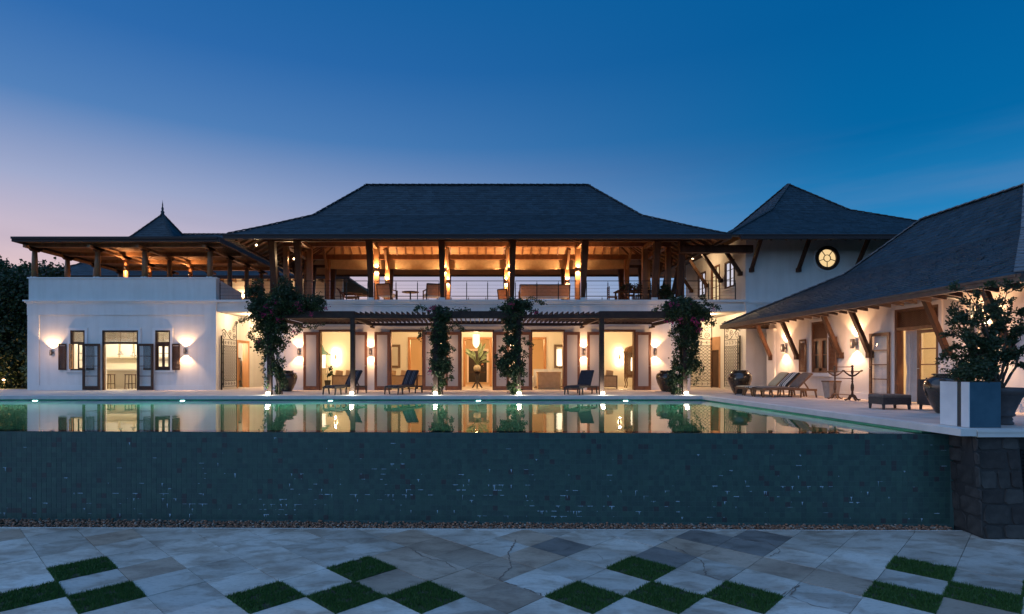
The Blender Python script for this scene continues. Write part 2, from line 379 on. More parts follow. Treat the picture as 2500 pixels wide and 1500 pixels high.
paver_mat('paver_pink', (0.58,0.44,0.34), (0.51,0.385,0.295), (0.42,0.305,0.23))
paver_mat('paver_grey', (0.34,0.305,0.285), (0.29,0.26,0.24), (0.23,0.20,0.185))

def water_mat():
    m = bpy.data.materials.new('water'); m.use_nodes = True; n, l = m.node_tree.nodes, m.node_tree.links
    b = n['Principled BSDF']; b.inputs['Base Color'].default_value = (0.75,1.0,0.93,1); b.inputs['Roughness'].default_value = 0.015
    b.inputs['IOR'].default_value = 1.333; b.inputs['Transmission Weight'].default_value = 1.0
    t = n.new('ShaderNodeNewGeometry'); mp = n.new('ShaderNodeMapping'); mp.inputs['Scale'].default_value = (1.0, 0.8, 1)
    l.new(t.outputs['Position'], mp.inputs[0])
    a = n.new('ShaderNodeTexNoise'); a.inputs['Scale'].default_value = 1.1; a.inputs['Detail'].default_value = 3; l.new(mp.outputs[0], a.inputs['Vector'])
    bp = n.new('ShaderNodeBump'); bp.inputs['Strength'].default_value = 0.06; bp.inputs['Distance'].default_value = 0.05
    l.new(a.outputs['Fac'], bp.inputs['Height']); l.new(bp.outputs[0], b.inputs['Normal'])
    M['water'] = m
water_mat()

# ---------------------------------------------------------------- shared builders
def wall_x(mb, x0, x1, y0, y1, z0, z1, ops, mi=0):       # wall running along x with rectangular openings (xa, xb, za, zb)
    x = x0
    for xa, xb, za, zb in sorted(ops):
        if xa > x: mb.box(x, xa, y0, y1, z0, z1, mi)
        if za > z0: mb.box(xa, xb, y0, y1, z0, za, mi)
        if zb < z1: mb.box(xa, xb, y0, y1, zb, z1, mi)
        x = xb
    if x < x1: mb.box(x, x1, y0, y1, z0, z1, mi)
    return mb
def wall_y(mb, x0, x1, y0, y1, z0, z1, ops, mi=0):       # the same along y, openings (ya, yb, za, zb)
    y = y0
    for ya, yb, za, zb in sorted(ops):
        if ya > y: mb.box(x0, x1, y, ya, z0, z1, mi)
        if za > z0: mb.box(x0, x1, ya, yb, z0, za, mi)
        if zb < z1: mb.box(x0, x1, ya, yb, zb, z1, mi)
        y = yb
    if y < y1: mb.box(x0, x1, y, y1, z0, z1, mi)
    return mb

SHINGLE = {}
def hip_roof(parent, rect, prof, exposure=0.2, width=0.25, faces='SNWE', singles=None, cap='ridge_slate', soffit='soffit_boards', hips=(1,1,1,1)):
    """flared hip roof; rect = eaves, prof = [(inset, z)...]. The shingles of every course are separate pieces of geometry."""
    x0, x1, y0, y1 = rect
    F = {'S': ((x0,y0),(1,0),(0,1),x1-x0), 'N': ((x1,y1),(-1,0),(0,-1),x1-x0), 'W': ((x0,y1),(0,-1),(1,0),y1-y0), 'E': ((x1,y0),(0,1),(-1,0),y1-y0)}
    roof = MB(); sh = MB(); single = []
    for k in 'SNWE':
        (px,py),(ex,ey),(nx,ny),L = F[k]
        def P(u, t, z): return Vector((px+ex*u+nx*t, py+ey*u+ny*t, z))
        for (ta,za),(tb,zb) in zip(prof[:-1], prof[1:]):
            ub0, ub1 = min(tb, L/2), max(L-tb, L/2)
            roof.add([P(ta,ta,za-.03),P(L-ta,ta,za-.03),P(ub1,tb,zb-.03),P(ub0,tb,zb-.03)], [(0,1,2,3)], 0)
            roof.add([P(ta,ta,za-.13),P(L-ta,ta,za-.13),P(ub1,tb,zb-.13),P(ub0,tb,zb-.13)], [(3,2,1,0)], 1)
        t0, z0 = prof[0]
        roof.add([P(t0,t0,z0-.03),P(L-t0,t0,z0-.03),P(L-t0,t0,z0-.13),P(t0,t0,z0-.13)], [(3,2,1,0)], 1)
        if k not in faces: continue
        row = 0
        for (ta,za),(tb,zb) in zip(prof[:-1], prof[1:]):
            Ls = math.hypot(tb-ta, zb-za); n = max(1, round(Ls/exposure))
            for i in range(n):
                f0, f1 = i/n, (i+1.12)/n
                t_a, z_a, t_b, z_b = ta+(tb-ta)*f0, za+(zb-za)*f0, ta+(tb-ta)*min(f1,1.0), za+(zb-za)*min(f1,1.0)
                if row == 0: t_a -= 0.05; z_a -= 0.03
                u = t_a - R.uniform(0, width); row += 1
                while u < L - t_a:
                    w = width*R.uniform(0.72, 1.28); ua, ub = max(u, t_a), min(u+w-0.006, L-t_a); u += w
                    if ub-ua < 0.03: continue
                    uc, ud = max(ua, min(t_b, L/2)), min(ub, max(L-t_b, L/2))
                    if ud-uc < 0.0: uc = ud = (uc+ud)/2
                    th = 0.022 + R.uniform(0, 0.014); dz = R.uniform(-0.004, 0.004); sl = R.uniform(-0.012, 0.012)
                    a, b = P(ua,t_a+sl,z_a+th+dz), P(ub,t_a+sl,z_a+th+dz+R.uniform(-.003,.003))
                    c, d = P(ud,t_b,z_b+0.002), P(uc,t_b,z_b+0.002)
                    e, g = P(ua,t_a+sl,z_a-0.012), P(ub,t_a+sl,z_a-0.012)
                    vs = [a,b,c,d,e,g]; fs = [(0,1,2,3),(4,5,1,0)]
                    if singles and singles[0] == k and len(single) < 290 and ub-ua > 0.12 and singles[1](a): single.append((vs, fs))
                    else: sh.add(vs, fs, 0)
    ro = roof.build('roof', ['slate', soffit], parent)
    sh.build('shingles', 'slate', ro, kind='stuff')
    for vs, fs in single:
        mb = MB(); c = Vector(vs[0]); mb.add([v-c for v in vs], fs)
        link('shingle', mb.mesh('shingle', 'slate_piece'), ro, mw=Matrix.Translation(c))
    caps = MB()
    def run(a, b):
        a, b = Vector(a), Vector(b); n = max(1, round((b-a).length/0.34))
        for i in range(n):
            p, q = a.lerp(b, i/n), a.lerp(b, (i+1.1)/n if i < n-1 else 1.0)
            caps.bar(p+Vector((0,0,.052)), q+Vector((0,0,.030)), 0.20, 0.035)
    for cx, sx in ((x0,1),(x1,-1)):
        for cyy, sy in ((y0,1),(y1,-1)):
            for (ta,za),(tb,zb) in zip(prof[:-1], prof[1:]):
                run((cx+sx*ta, cyy+sy*ta, za), (cx+sx*tb, cyy+sy*tb, zb))
    t, z = prof[-1]
    if x1-x0-2*t > 0.2: run((x0+t,(y0+y1)/2,z), (x1-t,(y0+y1)/2,z))
    elif y1-y0-2*t > 0.2: run(((x0+x1)/2,y0+t,z), ((x0+x1)/2,y1-t,z))
    caps.build('ridge_caps', cap, ro, kind='stuff')
    return ro
def gutters(parent, rect, z, w=0.15, h=0.20, sides='SNWE', m='gutter'):
    x0, x1, y0, y1 = rect
    S = {'S': (x0-w,x1+w,y0-w,y0), 'N': (x0-w,x1+w,y1,y1+w), 'W': (x0-w,x0,y0,y1), 'E': (x1,x1+w,y0,y1)}
    for k in sides:
        a = S[k]; mb = MB(); mb.box(*a, z-h, z)
        q = {'S': (a[0],a[1],a[2]-.02,a[2]), 'N': (a[0],a[1],a[3],a[3]+.02), 'W': (a[0]-.02,a[0],a[2],a[3]), 'E': (a[1],a[1]+.02,a[2],a[3])}[k]
        mb.box(*q, z-0.05, z+0.004)
        mb.build('gutter', m, parent)

def scatter_leaves(mb, n, sampler, size, mis=(0,), up=0.2, rnd=None):
    rr = rnd or R
    for _ in range(n):
        p = sampler()
        if p is None: continue
        p = Vector(p); s = size*rr.uniform(0.6, 1.3)
        d = Vector((rr.gauss(0,1), rr.gauss(0,1), rr.gauss(-up,0.8))).normalized()
        sd = d.cross(Vector((rr.gauss(0,1), rr.gauss(0,1), rr.gauss(0,1))))
        if sd.length < 1e-3: continue
        sd.normalize(); nn = d.cross(sd)
        w = s*0.36
        mb.add([p, p+d*s*.45+sd*w+nn*s*.10, p+d*s, p+d*s*.45-sd*w+nn*s*.10], [(0,1,2,3)], rr.choice(mis))
def in_ellipsoid(c, r, shell=0.0):
    while True:
        x, y, z = R.uniform(-1,1), R.uniform(-1,1), R.uniform(-1,1); q = x*x+y*y+z*z
        if shell*shell <= q <= 1: return (c[0]+x*r[0], c[1]+y*r[1], c[2]+z*r[2])

# ================================================================ the setting
ZL = -1.91                                  # lower terrace
ZW = -0.154                                 # water level
XP, YF = 8.5, 21.5                          # right and far edge of the pool
def weir_y(x): return 10.865 - 0.023*x      # the overflow edge runs a touch askew
g = MB(); g.quad((-2500,-2500,-2.05),(2500,-2500,-2.05),(2500,2500,-2.05),(-2500,2500,-2.05))
structure(g.build('ground', 'lawn'))
g = MB(); g.box(-70,-27.0,16,70,-2.0,-0.03); g.box(-27.0,60,45,70,-2.0,-0.03); g.box(-27.0,-21.4,28.4,45,-2.0,-0.03); g.box(20.6,60,11,45,-2.0,-0.03)
structure(g.build('garden_ground', 'lawn'))
d = MB()
d.box(-27.0, XP+0.02, YF+0.22, 28.4, -2.0, 0.0); d.box(-21.4, XP+0.02, 28.4, 45, -2.0, 0.0)
d.box(XP+0.25, 20.5, 10.2, YF+0.22, -.13, 0.0); d.box(9.12, 20.5, 10.95, YF+0.22, -2.0, -.13); d.box(XP+.25, 9.12, 10.95, YF+.22, -2.0, -.13); d.box(XP+0.02, 20.5, YF+0.22, 45, -2.0, 0.0)
deck = structure(d.build('pool_deck', 'deck_stone'))
c = MB()                                    # coping of the far and right edges, laid in lengths
x = -27.0
while x < XP:
    x2 = min(x+1.2, XP+0.25)
    p = MB(); p.box(x+.003, x2-.003, YF-0.03, YF+0.217, -0.118, 0.006); p.build('coping_stone', 'coping_stone', deck); x = x2 if x2 > XP else x+1.2
y = 9.96
while y < YF-0.05:
    y2 = min(y+1.2, YF-0.036)
    p = MB(); p.box(XP-0.03, XP+0.247, y+.003, y2-.003, -0.118, 0.006); p.build('coping_stone', 'coping_stone', deck); y += 1.2
# thin drain joint between coping and deck is the step of 3 mm left above
b = MB()
b.box(-27.2, XP+.25, YF+0.02, YF+0.2, -1.7, -0.12); b.box(XP+0.02, XP+0.2, 10.9, YF+0.02, -1.7, -0.12)
b.box(-27.2, -27.0, 10, YF+.2, -1.7, -0.1)
b.prism([(-27.2,weir_y(-27.2)+.1),(XP+.2,weir_y(XP)+.1),(XP+.2,YF+.2),(-27.2,YF+.2)], 'z', -1.8, -1.35, 1)
structure(b.build('pool_basin', ['pool_tile','pool_floor']))
w = MB(); xs = [-27.0, -14, -4, 4, XP+0.02]
for a0, a1 in zip(xs[:-1], xs[1:]):
    w.quad((a0,weir_y(a0)-.004,ZW),(a1,weir_y(a1)-.004,ZW),(a1,YF+.02,ZW),(a0,YF+.02,ZW))
structure(w.build('pool_water', 'water'))

# ---------------------------------------------------------------- tiled overflow wall
weir = thing('overflow_wall', 'dark teal tiled overflow wall below the pool edge with white lime stains', 'wall', (0, 10.8, ZL))
ang = math.atan(-0.023); ca, sa = math.cos(ang), math.sin(ang)
def WP(u, d, z): return (u*ca - d*sa, 10.865 + u*sa + d*ca, z)      # along the wall, depth behind its face, height
core = MB(); vs = [WP(u,dd,z) for z in (ZL-.1, ZW-.012) for u,dd in ((-27,.0022),(8.94,.0022),(8.94,.30),(-27,.30))]
core.add(vs, [(0,3,2,1),(4,5,6,7),(0,1,5,4),(1,2,6,5),(2,3,7,6),(3,0,4,7)]); core.build('wall_core', 'grout', weir)
TS = 0.0985; rest = MB(); tm = ['tile_a','tile_b','tile_c','tile_d']; tiles = {}
for i, nm in enumerate(tm):
    t = MB(); t.box(-TS/2+.0032, TS/2-.0032, -0.0005, 0.005, -TS/2+.0032, TS/2-.0032); tiles[i] = t.mesh('tile', nm)
rot = Matrix.Rotation(ang, 4, 'Z'); rows = 17
for r in range(rows):
    z = ZW - 0.016 - TS*(r+.5)
    for k in range(-161, 91):
        u = k*TS + TS/2
        if u > 8.9: continue
        q = R.random(); mi = 3 if q < 0.05 else (1 if q < 0.40 else (2 if q < 0.50 else 0))
        dz, dd = R.uniform(-.0008,.0008), R.uniform(-.001,.001)
        if 0 <= k < 17:
            link('tile', tiles[mi], weir, mw=Matrix.Translation(WP(u, dd, z+dz)) @ rot @ Matrix.Rotation(R.uniform(-.012,.012), 4, 'X') @ Matrix.Rotation(R.uniform(-.012,.012), 4, 'Z'))
        else:
            h = TS/2-.0032; tx, tz = R.uniform(-.0006,.0006), R.uniform(-.0006,.0006)
            rest.add([WP(u-h,dd-.0005-tx-tz,z+dz-h),WP(u+h,dd-.0005+tx-tz,z+dz-h),WP(u+h,dd-.0005+tx+tz,z+dz+h),WP(u-h,dd-.0005-tx+tz,z+dz+h),
                      WP(u-h,dd+.007,z+dz-h),WP(u+h,dd+.007,z+dz-h),WP(u+h,dd+.007,z+dz+h),WP(u-h,dd+.007,z+dz+h)],
                     [(0,1,2,3),(3,2,6,7),(0,4,5,1),(1,5,6,2),(0,3,7,4)], mi)
rest.build('tiles', tm, weir, kind='stuff')
lime = MB()                                 # lime that has bled out of the joints: dashes with drips
centres = [(R.uniform(-9.5,8.6), R.uniform(.2,1.0)**.6*16) for _ in range(26)]
for q in range(300):
    if q < 190: cu, cr = R.choice(centres); k, r = round(cu/TS+R.gauss(0,3.2)), round(cr+R.gauss(0,1.6))
    else: k, r = R.randint(-100,88), int(rows*(R.random()**.6))
    if not (1 <= r <= 16 and -160 < k < 89): continue
    u0, z0 = k*TS+R.uniform(0,.6)*TS, ZW-.016-TS*r
    L = TS*R.choice((.12,.2,.3,.45,.7,1.0)); n = 5; th = R.uniform(.0022,.0075)
    for i in range(n):
        ua, ub = u0+L*i/n, u0+L*(i+1)/n; ta, tb = th*R.uniform(.4,1.4), th*R.uniform(.4,1.4)
        lime.add([WP(ua,-.0045,z0-ta),WP(ub,-.0045,z0-tb),WP(ub,-.0045,z0+tb*.6),WP(ua,-.0045,z0+ta*.6)], [(0,1,2,3)])
    if R.random() < .42:
        for _ in range(R.choice((1,1,1,2))):
            ud, w_, l_ = u0+L*R.uniform(.1,.9), R.uniform(.004,.015), R.uniform(.015,.065)*(1.4 if R.random() < .2 else 1)
            lime.add([WP(ud-w_,-.0048,z0+.001),WP(ud-w_*.35,-.0048,z0-l_*.55),WP(ud-w_*.1,-.0048,z0-l_),WP(ud+w_*.25,-.0048,z0-l_*.95),WP(ud+w_*.4,-.0048,z0-l_*.5),WP(ud+w_,-.0048,z0+.001)], [(0,1,2,3,4,5)])
lime.build('lime_stains', 'lime', weir, kind='stuff')

# ---------------------------------------------------------------- pebbles, lower terrace, grass squares
peb = MB(); t = (1+5**.5)/2
ICO = [Vector(v).normalized() for v in ((-1,t,0),(1,t,0),(-1,-t,0),(1,-t,0),(0,-1,t),(0,1,t),(0,-1,-t),(0,1,-t),(t,0,-1),(t,0,1),(-t,0,-1),(-t,0,1))]
ICF = [(0,11,5),(0,5,1),(0,1,7),(0,7,10),(0,10,11),(1,5,9),(5,11,4),(11,10,2),(10,7,6),(7,1,8),(3,9,4),(3,4,2),(3,2,6),(3,6,8),(3,8,9),(4,9,5),(2,4,11),(6,2,10),(8,6,7),(9,8,1)]
def edge_y(x): return 10.53 - 0.0115*x      # far edge of the paving
for _ in range(7500):
    x = R.uniform(-15.5, 8.75); y = R.uniform(edge_y(x)+.03, weir_y(x)-.03); s = R.uniform(.012,.030)
    q = Vector((R.uniform(.7,1.3), R.uniform(.7,1.3), R.uniform(.5,.8)))*s; rz = R.uniform(0, PI)
    up_ = R.random()**2*0.05 + max(0, (y-edge_y(x))-.12)*.12
    cr, sr = math.cos(rz), math.sin(rz)
    peb.add([(x+v.x*q.x*cr-v.y*q.y*sr, y+v.x*q.x*sr+v.y*q.y*cr, ZL-.01+up_+v.z*q.z) for v in ICO], ICF, 0 if R.random() < .78 else 1, True)
tag(peb.build('pebbles', ['pebble_a','pebble_b'], kind='stuff'), 'strip of small brown pebbles at the foot of the tiled wall', 'pebbles')
lt = MB(); lt.box(-18, 14, -6, 10.95, ZL-.3, ZL-.055)
terrace = structure(lt.build('lower_terrace', 'joint_sand'))
kb = MB(); kb.add([(-16,edge_y(-16)-.0,ZL-.05),(8.9,edge_y(8.9),ZL-.05),(8.9,edge_y(8.9)+.03,ZL-.05),(-16,edge_y(-16)+.03,ZL-.05),
                   (-16,edge_y(-16),ZL+.004),(8.9,edge_y(8.9),ZL+.004),(8.9,edge_y(8.9)+.03,ZL+.004),(-16,edge_y(-16)+.03,ZL+.004)],
                  [(0,3,2,1),(4,5,6,7),(0,1,5,4),(1,2,6,5),(2,3,7,6),(3,0,4,7)]); kb.build('edging_strip', 'coping_stone', terrace)
DG, GX, GY = 1.0415, -1.72, 8.48            # diagonal of a paver and the centre of one grass square
def clip(poly, f):                          # keep f(p) <= 0
    out = []
    for i in range(len(poly)):
        a, b = poly[i], poly[(i+1) % len(poly)]; fa, fb = f(a), f(b)
        if fa <= 0: out.append(a)
        if (fa < 0 < fb) or (fb < 0 < fa):
            q = fa/(fa-fb); out.append((a[0]+(b[0]-a[0])*q, a[1]+(b[1]-a[1])*q))
    return out
grass_cells = {}
for gi, gx in enumerate((-4, 0, 4, 8)):
    for k, (di, dj) in enumerate(((0,0),(-1,-1),(0,-1),(1,-1))): grass_cells[(2*(gx+di), 2*dj)] = (gi, k)
full = {}
hd = DG/2 - 0.0055
for nm in ('paver_white','paver_pink','paver_grey'):
    p = MB(); p.prism([(hd,0),(0,hd),(-hd,0),(0,-hd)], 'z', -0.05, 0.0); full[nm] = p.mesh('paver', nm)
pink = {(4,-2),(3,-1),(2,0),(3,1),(1,1),(5,1),(12,0),(11,1),(13,-1),(10,2),(14,-2),(-9,3),(6,-2),(4,0),(1,3),(2,2)}
grey = {(9,1),(11,3),(13,3),(12,2),(6,2)}
for a in range(-26, 32):
    for b_ in range(-6, 7):
        if (a+b_) % 2 or (a, b_) in grass_cells: continue
        cx, cyy = GX + a*DG/2, GY + b_*DG/2
        if abs(cx) > 13.5: continue
        nm = 'paver_grey' if (a,b_) in grey else ('paver_pink' if (a,b_) in pink or R.random() < .07 else 'paver_white')
        poly = [(cx+hd,cyy),(cx,cyy+hd),(cx-hd,cyy),(cx,cyy-hd)]
        lim = lambda p: p[1] - edge_y(p[0]) + .006
        if any(lim(p) > 0 for p in poly):
            poly = clip(poly, lim)
            if len(poly) < 3: continue
            p = MB(); p.prism([(u-cx, v-cyy) for u, v in poly], 'z', -0.05, 0.0); me = p.mesh('paver', nm)
        else: me = full[nm]
        link('paver', me, terrace, mw=Matrix.Translation((cx, cyy, ZL+R.uniform(-.003,.003))) @ Matrix.Rotation(R.uniform(-.003,.003), 4, 'X'))
# cracks that wander over the paving
mat('crack_fill', (0.20,0.14,0.11), 0.9, (0.27,0.20,0.16), 20.0)
def crack(pts, w):
    mb = MB(); P = []
    for (xa,ya),(xb,yb) in zip(pts[:-1], pts[1:]):
        n = max(2, int(math.hypot(xb-xa,yb-ya)/.05))
        for i in range(n): P.append((xa+(xb-xa)*i/n+R.gauss(0,.012), ya+(yb-ya)*i/n+R.gauss(0,.012)))
    for i in range(len(P)-1):
        wa = w*R.uniform(.15,1.0); a, b2 = P[i], P[i+1]; dx, dy = b2[0]-a[0], b2[1]-a[1]; L = math.hypot(dx,dy) or 1
        nx, ny = -dy/L*wa, dx/L*wa; wb = .8
        mb.add([(a[0]+nx,a[1]+ny,ZL+.0065),(a[0]-nx,a[1]-ny,ZL+.0065),(b2[0]-nx*wb,b2[1]-ny*wb,ZL+.0065),(b2[0]+nx*wb,b2[1]+ny*wb,ZL+.0065)], [(0,1,2,3)])
    mb.build('crack', 'crack_fill', terrace)
def G(px, py):
    h = py-897.0; return ((px-1165)/h*3.0, 1389*3.0/h)
crack([G(1000,1338),G(1040,1362),G(1085,1372),G(1120,1395)], .014)
crack([G(1262,1318),G(1240,1350),G(1250,1385),G(1215,1415),G(1255,1430),G(1300,1445),G(1330,1458)], .015)
crack([G(1610,1318),G(1665,1345),G(1720,1375),G(1722,1405),G(1765,1420)], .014)
crack([G(1790,1318),G(1870,1322),G(1905,1345),G(1880,1362)], .012)
crack([G(1910,1453),G(1950,1430),G(1925,1456),G(1990,1480),G(2040,1492)], .013)
crack([G(1460,1356),G(1485,1376)], .006)
# grass squares
turf = MB(); hs = DG/2-.008
turf.prism([(hs,0),(0,hs),(-hs,0),(0,-hs)], 'z', -0.05, 0.004, 1)
for _ in range(6500):
    u, v = R.uniform(-1.04,1.04), R.uniform(-1.04,1.04); x, y = (u+v)/2*hs, (u-v)/2*hs
    if math.sin(x*11+2)*math.sin(y*13)+.3*math.sin(x*31)*math.sin(y*27+1) > .62 and R.random() < .7: continue
    h = R.uniform(.016,.05)*(1.25 if R.random() < .12 else 1); an = R.uniform(0, 2*PI); w_ = .0045; lx, ly = R.gauss(0,.014), R.gauss(0,.014)
    turf.add([(x-w_*math.cos(an),y-w_*math.sin(an),0),(x+w_*math.cos(an),y+w_*math.sin(an),0),(x+lx,y+ly,h)], [(0,1,2)], 0)
turf_me = turf.mesh('grass_square', ['grass_blade','soil'])
cl = ['cluster at the far left', 'second cluster from the left', 'third cluster from the left', 'cluster at the far right']
wh = ['single grass square at the tip of the ', 'left grass square in the front row of the ', 'middle grass square in the front row of the ', 'right grass square in the front row of the ']
for (a, b_), (gi, k) in sorted(grass_cells.items()):
    x, y = GX+a*DG/2, GY+b_*DG/2
    if (x-hs)/(y) > 0.965 or (x+hs)/y < -.86: continue
    o = link('grass_square', turf_me); o.location = (x, y, ZL-.004); o.rotation_euler = (0,0,R.choice((0,1,2,3))*PI/2)
    tag(o, wh[k]+cl[gi], 'grass', 'grass squares set into the paving')

# ---------------------------------------------------------------- rough stone wall at the right end of the pool
stw = thing('stone_wall', 'rough dark stone wall leaning back below the planter at the pool corner', 'wall', (9.2, 10.1, ZL))
sb = MB(); by, ty = 9.93, 10.07
sb.add([(8.86,by,ZL-.1),(9.62,by,ZL-.1),(9.62,10.9,ZL-.1),(9.00,10.9,ZL-.1),(8.74,ty,-.14),(9.58,ty,-.14),(9.58,10.9,-.14),(9.0,10.9,-.14)],
       [(0,3,2,1),(4,5,6,7),(0,1,5,4),(1,2,6,5),(2,3,7,6),(3,0,4,7)])
sb.box(9.6, 15, 10.34, 10.9, ZL-.1, -.14); sb.build('wall_core', 'mortar', stw)
def stones(o, u, v, lu, lv, nrm_, mats):      # irregular stones on a sloping face
    o, u, v, nrm_ = Vector(o), Vector(u), Vector(v), Vector(nrm_)
    z = 0.0
    while z < lv-.04:
        h = min(R.uniform(.20,.42), lv-z)
        if lv-z-h < .08: h = lv-z
        x = 0.0
        while x < lu-.02:
            w_ = min(R.uniform(.22,.55), lu-x)
            if lu-x-w_ < .09: w_ = lu-x
            gpp = .004; cx, cz = x+w_/2, z+h/2; pr = R.uniform(.010,.028); n = 8; ring0 = []; ring1 = []
            for i in range(n):
                a = 2*PI*(i+.5)/n; sx = max(-1,min(1,1.9*math.cos(a)))*(w_/2-gpp); sz = max(-1,min(1,1.9*math.sin(a)))*(h/2-gpp)
                sx *= R.uniform(.82,1.04); sz *= R.uniform(.82,1.04)
                ring0.append(o+u*(cx+sx)+v*(cz+sz)); ring1.append(o+u*(cx+sx*.94)+v*(cz+sz*.94)+nrm_*pr*R.uniform(.75,1.15))
            mb = MB(); c_ = o+u*cx+v*cz
            mb.add([p-c_ for p in ring0+ring1+[o+u*cx+v*cz+nrm_*pr]], [(i,(i+1)%n,n+(i+1)%n,n+i) for i in range(n)]+[(n+i,n+(i+1)%n,2*n) for i in range(n)])
            link('stone', mb.mesh('stone', R.choice(mats)), stw, mw=Matrix.Translation(c_))
            x += w_
        z += h
H = 1.77
stones((8.86,by,ZL-.0),(1,0,0),Vector((-.06,.14,H)).normalized(),.76,H,(0,-1,.07),['stone_a','stone_b','stone_c','stone_a'])
stones((8.98,10.84,ZL),Vector((-.13,-.92,0)).normalized(),Vector((-.10,.0,H)).normalized(),.92,H,(-1,.12,.05),['stone_b','stone_b','stone_a'])
stones((9.66,10.33,ZL),(1,0,0),(0,0,1),3.6,1.74,(0,-1,0),['stone_a','stone_c'])
cp = MB(); cp.box(8.77, 15, 9.96, 10.2, -.135, -.006); cp.box(8.75,15,9.94,10.2,-.05,-.004); cp.build('cap_slab', 'coping_stone', stw)
vt = MB(); vt.box(9.80,10.5,10.26,10.33,-1.36,-.42,0); vt.build('vent_frame', 'iron', stw)
for i in range(13):
    z = -1.30+i*.068; v_ = MB(); v_.bar((9.84,10.25,z),(10.46,10.25,z),.045,.012,up=(0,.6,1)); v_.build('vent_slat', 'iron', stw)

# ================================================================ main house
D_OPEN = (-6.71, -3.35, 0.0, 3.35, 6.71)
house = thing('main_house', 'wide white two-storey house with dark flared hip roof and open upper veranda', 'house', (0, 29.8, 0))
w = MB(); wall_x(w, -10.1, 10.1, 27.0, 27.3, 0.0, 4.12, [(c-.76, c+.76, 0, 2.82) for c in D_OPEN])
w.box(-10.1, -9.85, 27.3, 33.0, 0, 4.12); w.box(9.85, 10.1, 27.3, 33.0, 0, 4.12)
w.build('wall', 'plaster', house)
w = MB(); wall_x(w, -9.85, 9.85, 31.7, 31.95, 0.0, 4.12, [(-3.75,-2.3,0,2.66),(-.68,.72,0,2.66),(2.3,3.75,0,2.66)])
w.box(-5.16,-5.04,27.32,31.68,0,3.6); w.box(5.04,5.16,27.32,31.68,0,3.6); w.build('inner_wall', 'cream_wall', house)
w = MB(); w.box(-9.84,9.84,27.02,31.98,-.05,.015); w.box(-9.84,9.84,32,36.9,-.05,.010); w.build('room_floor', 'room_floor', house)
w = MB(); w.box(-9.84,9.84,27.31,31.69,3.62,4.10); w.build('room_ceiling', 'cream_wall', house)
w = MB(); w.box(-12.6,12.72,26.86,27.0,4.18,4.28); w.box(-10.1,10.1,26.93,27.0,4.08,4.18); w.box(-10.1,10.1,26.96,27.0,3.98,4.03); w.build('cornice', 'plaster_trim', house)
w = MB(); w.box(-10.1,10.1,27.0,33.2,4.125,4.278); w.box(-12.38,-10.1,27.0,33.2,3.95,4.276); w.box(10.1,12.72,27.0,33.2,3.95,4.276); w.build('upper_floor', 'plaster', house)
for x0, x1 in ((-12.38,-10.1),(10.1,12.72)):
    w = MB(); w.box(x0,x1,27.03,27.28,3.74,3.95); w.box(x0,x1,27.28,33.2,3.72,3.74); w.build('passage_beam', 'plaster', house)
xs = [-10.1] + [q for c in D_OPEN for q in (c-.80, c+.80)] + [10.1]
for a, b in zip(xs[0::2], xs[1::2]):
    m = MB(); m.box(a, b, 26.965, 27.0, 0, .20); m.box(a, b, 26.975, 27.0, .20, .225); m.build('skirting', 'plaster_trim', house)
for s_ in (-1, 1):
    m = MB(); m.box(s_*9.15, s_*10.1, 26.95, 26.999, .0, 3.97); m.build('corner_pilaster', 'plaster_trim', house)
for c in D_OPEN:
    m = MB(); m.box(c-1.02,c+1.02,26.955,27.0,2.98,3.03); m.box(c-1.0,c+1.0,26.975,27.0,2.90,2.98); m.build('door_hood', 'plaster_trim', house)
    m = MB(); m.box(c-.80,c-.735,26.97,27.31,0,2.86); m.box(c+.735,c+.80,26.97,27.31,0,2.86); m.box(c-.735,c+.735,26.96,27.31,2.775,2.86); m.build('door_frame', 'frame_wood', house)
# leaves of the five double doors, folded back against the wall: wood frame round a frosted panel
def leaf_proto():
    fr = MB(); W, Hh = .72, 2.74
    fr.box(0,.105,-.022,.022,0,Hh); fr.box(W-.105,W,-.022,.022,0,Hh); fr.box(.105,W-.105,-.022,.022,Hh-.13,Hh); fr.box(.105,W-.105,-.022,.022,0,.16)
    pn = MB(); pn.box(.105,W-.105,-.006,.006,.16,Hh-.13)
    bd = MB(); 
    for a in (.105, W-.119): bd.box(a,a+.014,-.026,-.006,.16,Hh-.13)
    bd.box(.119,W-.119,-.026,-.006,.16,.174); bd.box(.119,W-.119,-.026,-.006,Hh-.144,Hh-.13)
    hd = MB(); hd.tube([(W-.05,-.022,1.13),(W-.05,-.075,1.13),(W-.05,-.08,1.13)],.010); hd.tube([(W-.05,-.075,1.13),(W-.15,-.078,1.125)],.009)
    return fr.mesh('door_leaf','frame_wood'), pn.mesh('panel','frosted'), bd.mesh('bead','frame_wood'), hd.mesh('handle','steel')
LF = leaf_proto()
for c in D_OPEN:
    for s_ in (-1, 1):
        an = math.radians(4.0 if s_ > 0 else 4.0)
        # hinge at the jamb, leaf swung almost flat against the outer wall
        mw = Matrix.Translation((c+s_*.79, 26.945, .02)) @ (Matrix.Rotation(-an, 4, 'Z') if s_ > 0 else Matrix.Rotation(PI+an, 4, 'Z') @ Matrix.Scale(-1, 4, (0,1,0)))
        lf = link('door_leaf', LF[0], house, mw=mw)
        for nm, me in zip(('panel','bead','handle'), LF[1:]):
            o = bpy.data.objects.new(nm, me); col.objects.link(o); o.parent = lf
for nx, (a, b, zt) in enumerate(((-3.75,-2.3,2.66),(-.68,.72,2.66),(2.3,3.75,2.66))):
    m = MB(); m.box(a-.10,a+.02,31.64,31.97,0,zt+.10); m.box(b-.02,b+.10,31.64,31.97,0,zt+.10); m.box(a+.02,b-.02,31.64,31.97,zt-.02,zt+.10); m.build('doorway_frame', 'orange_wood', house)
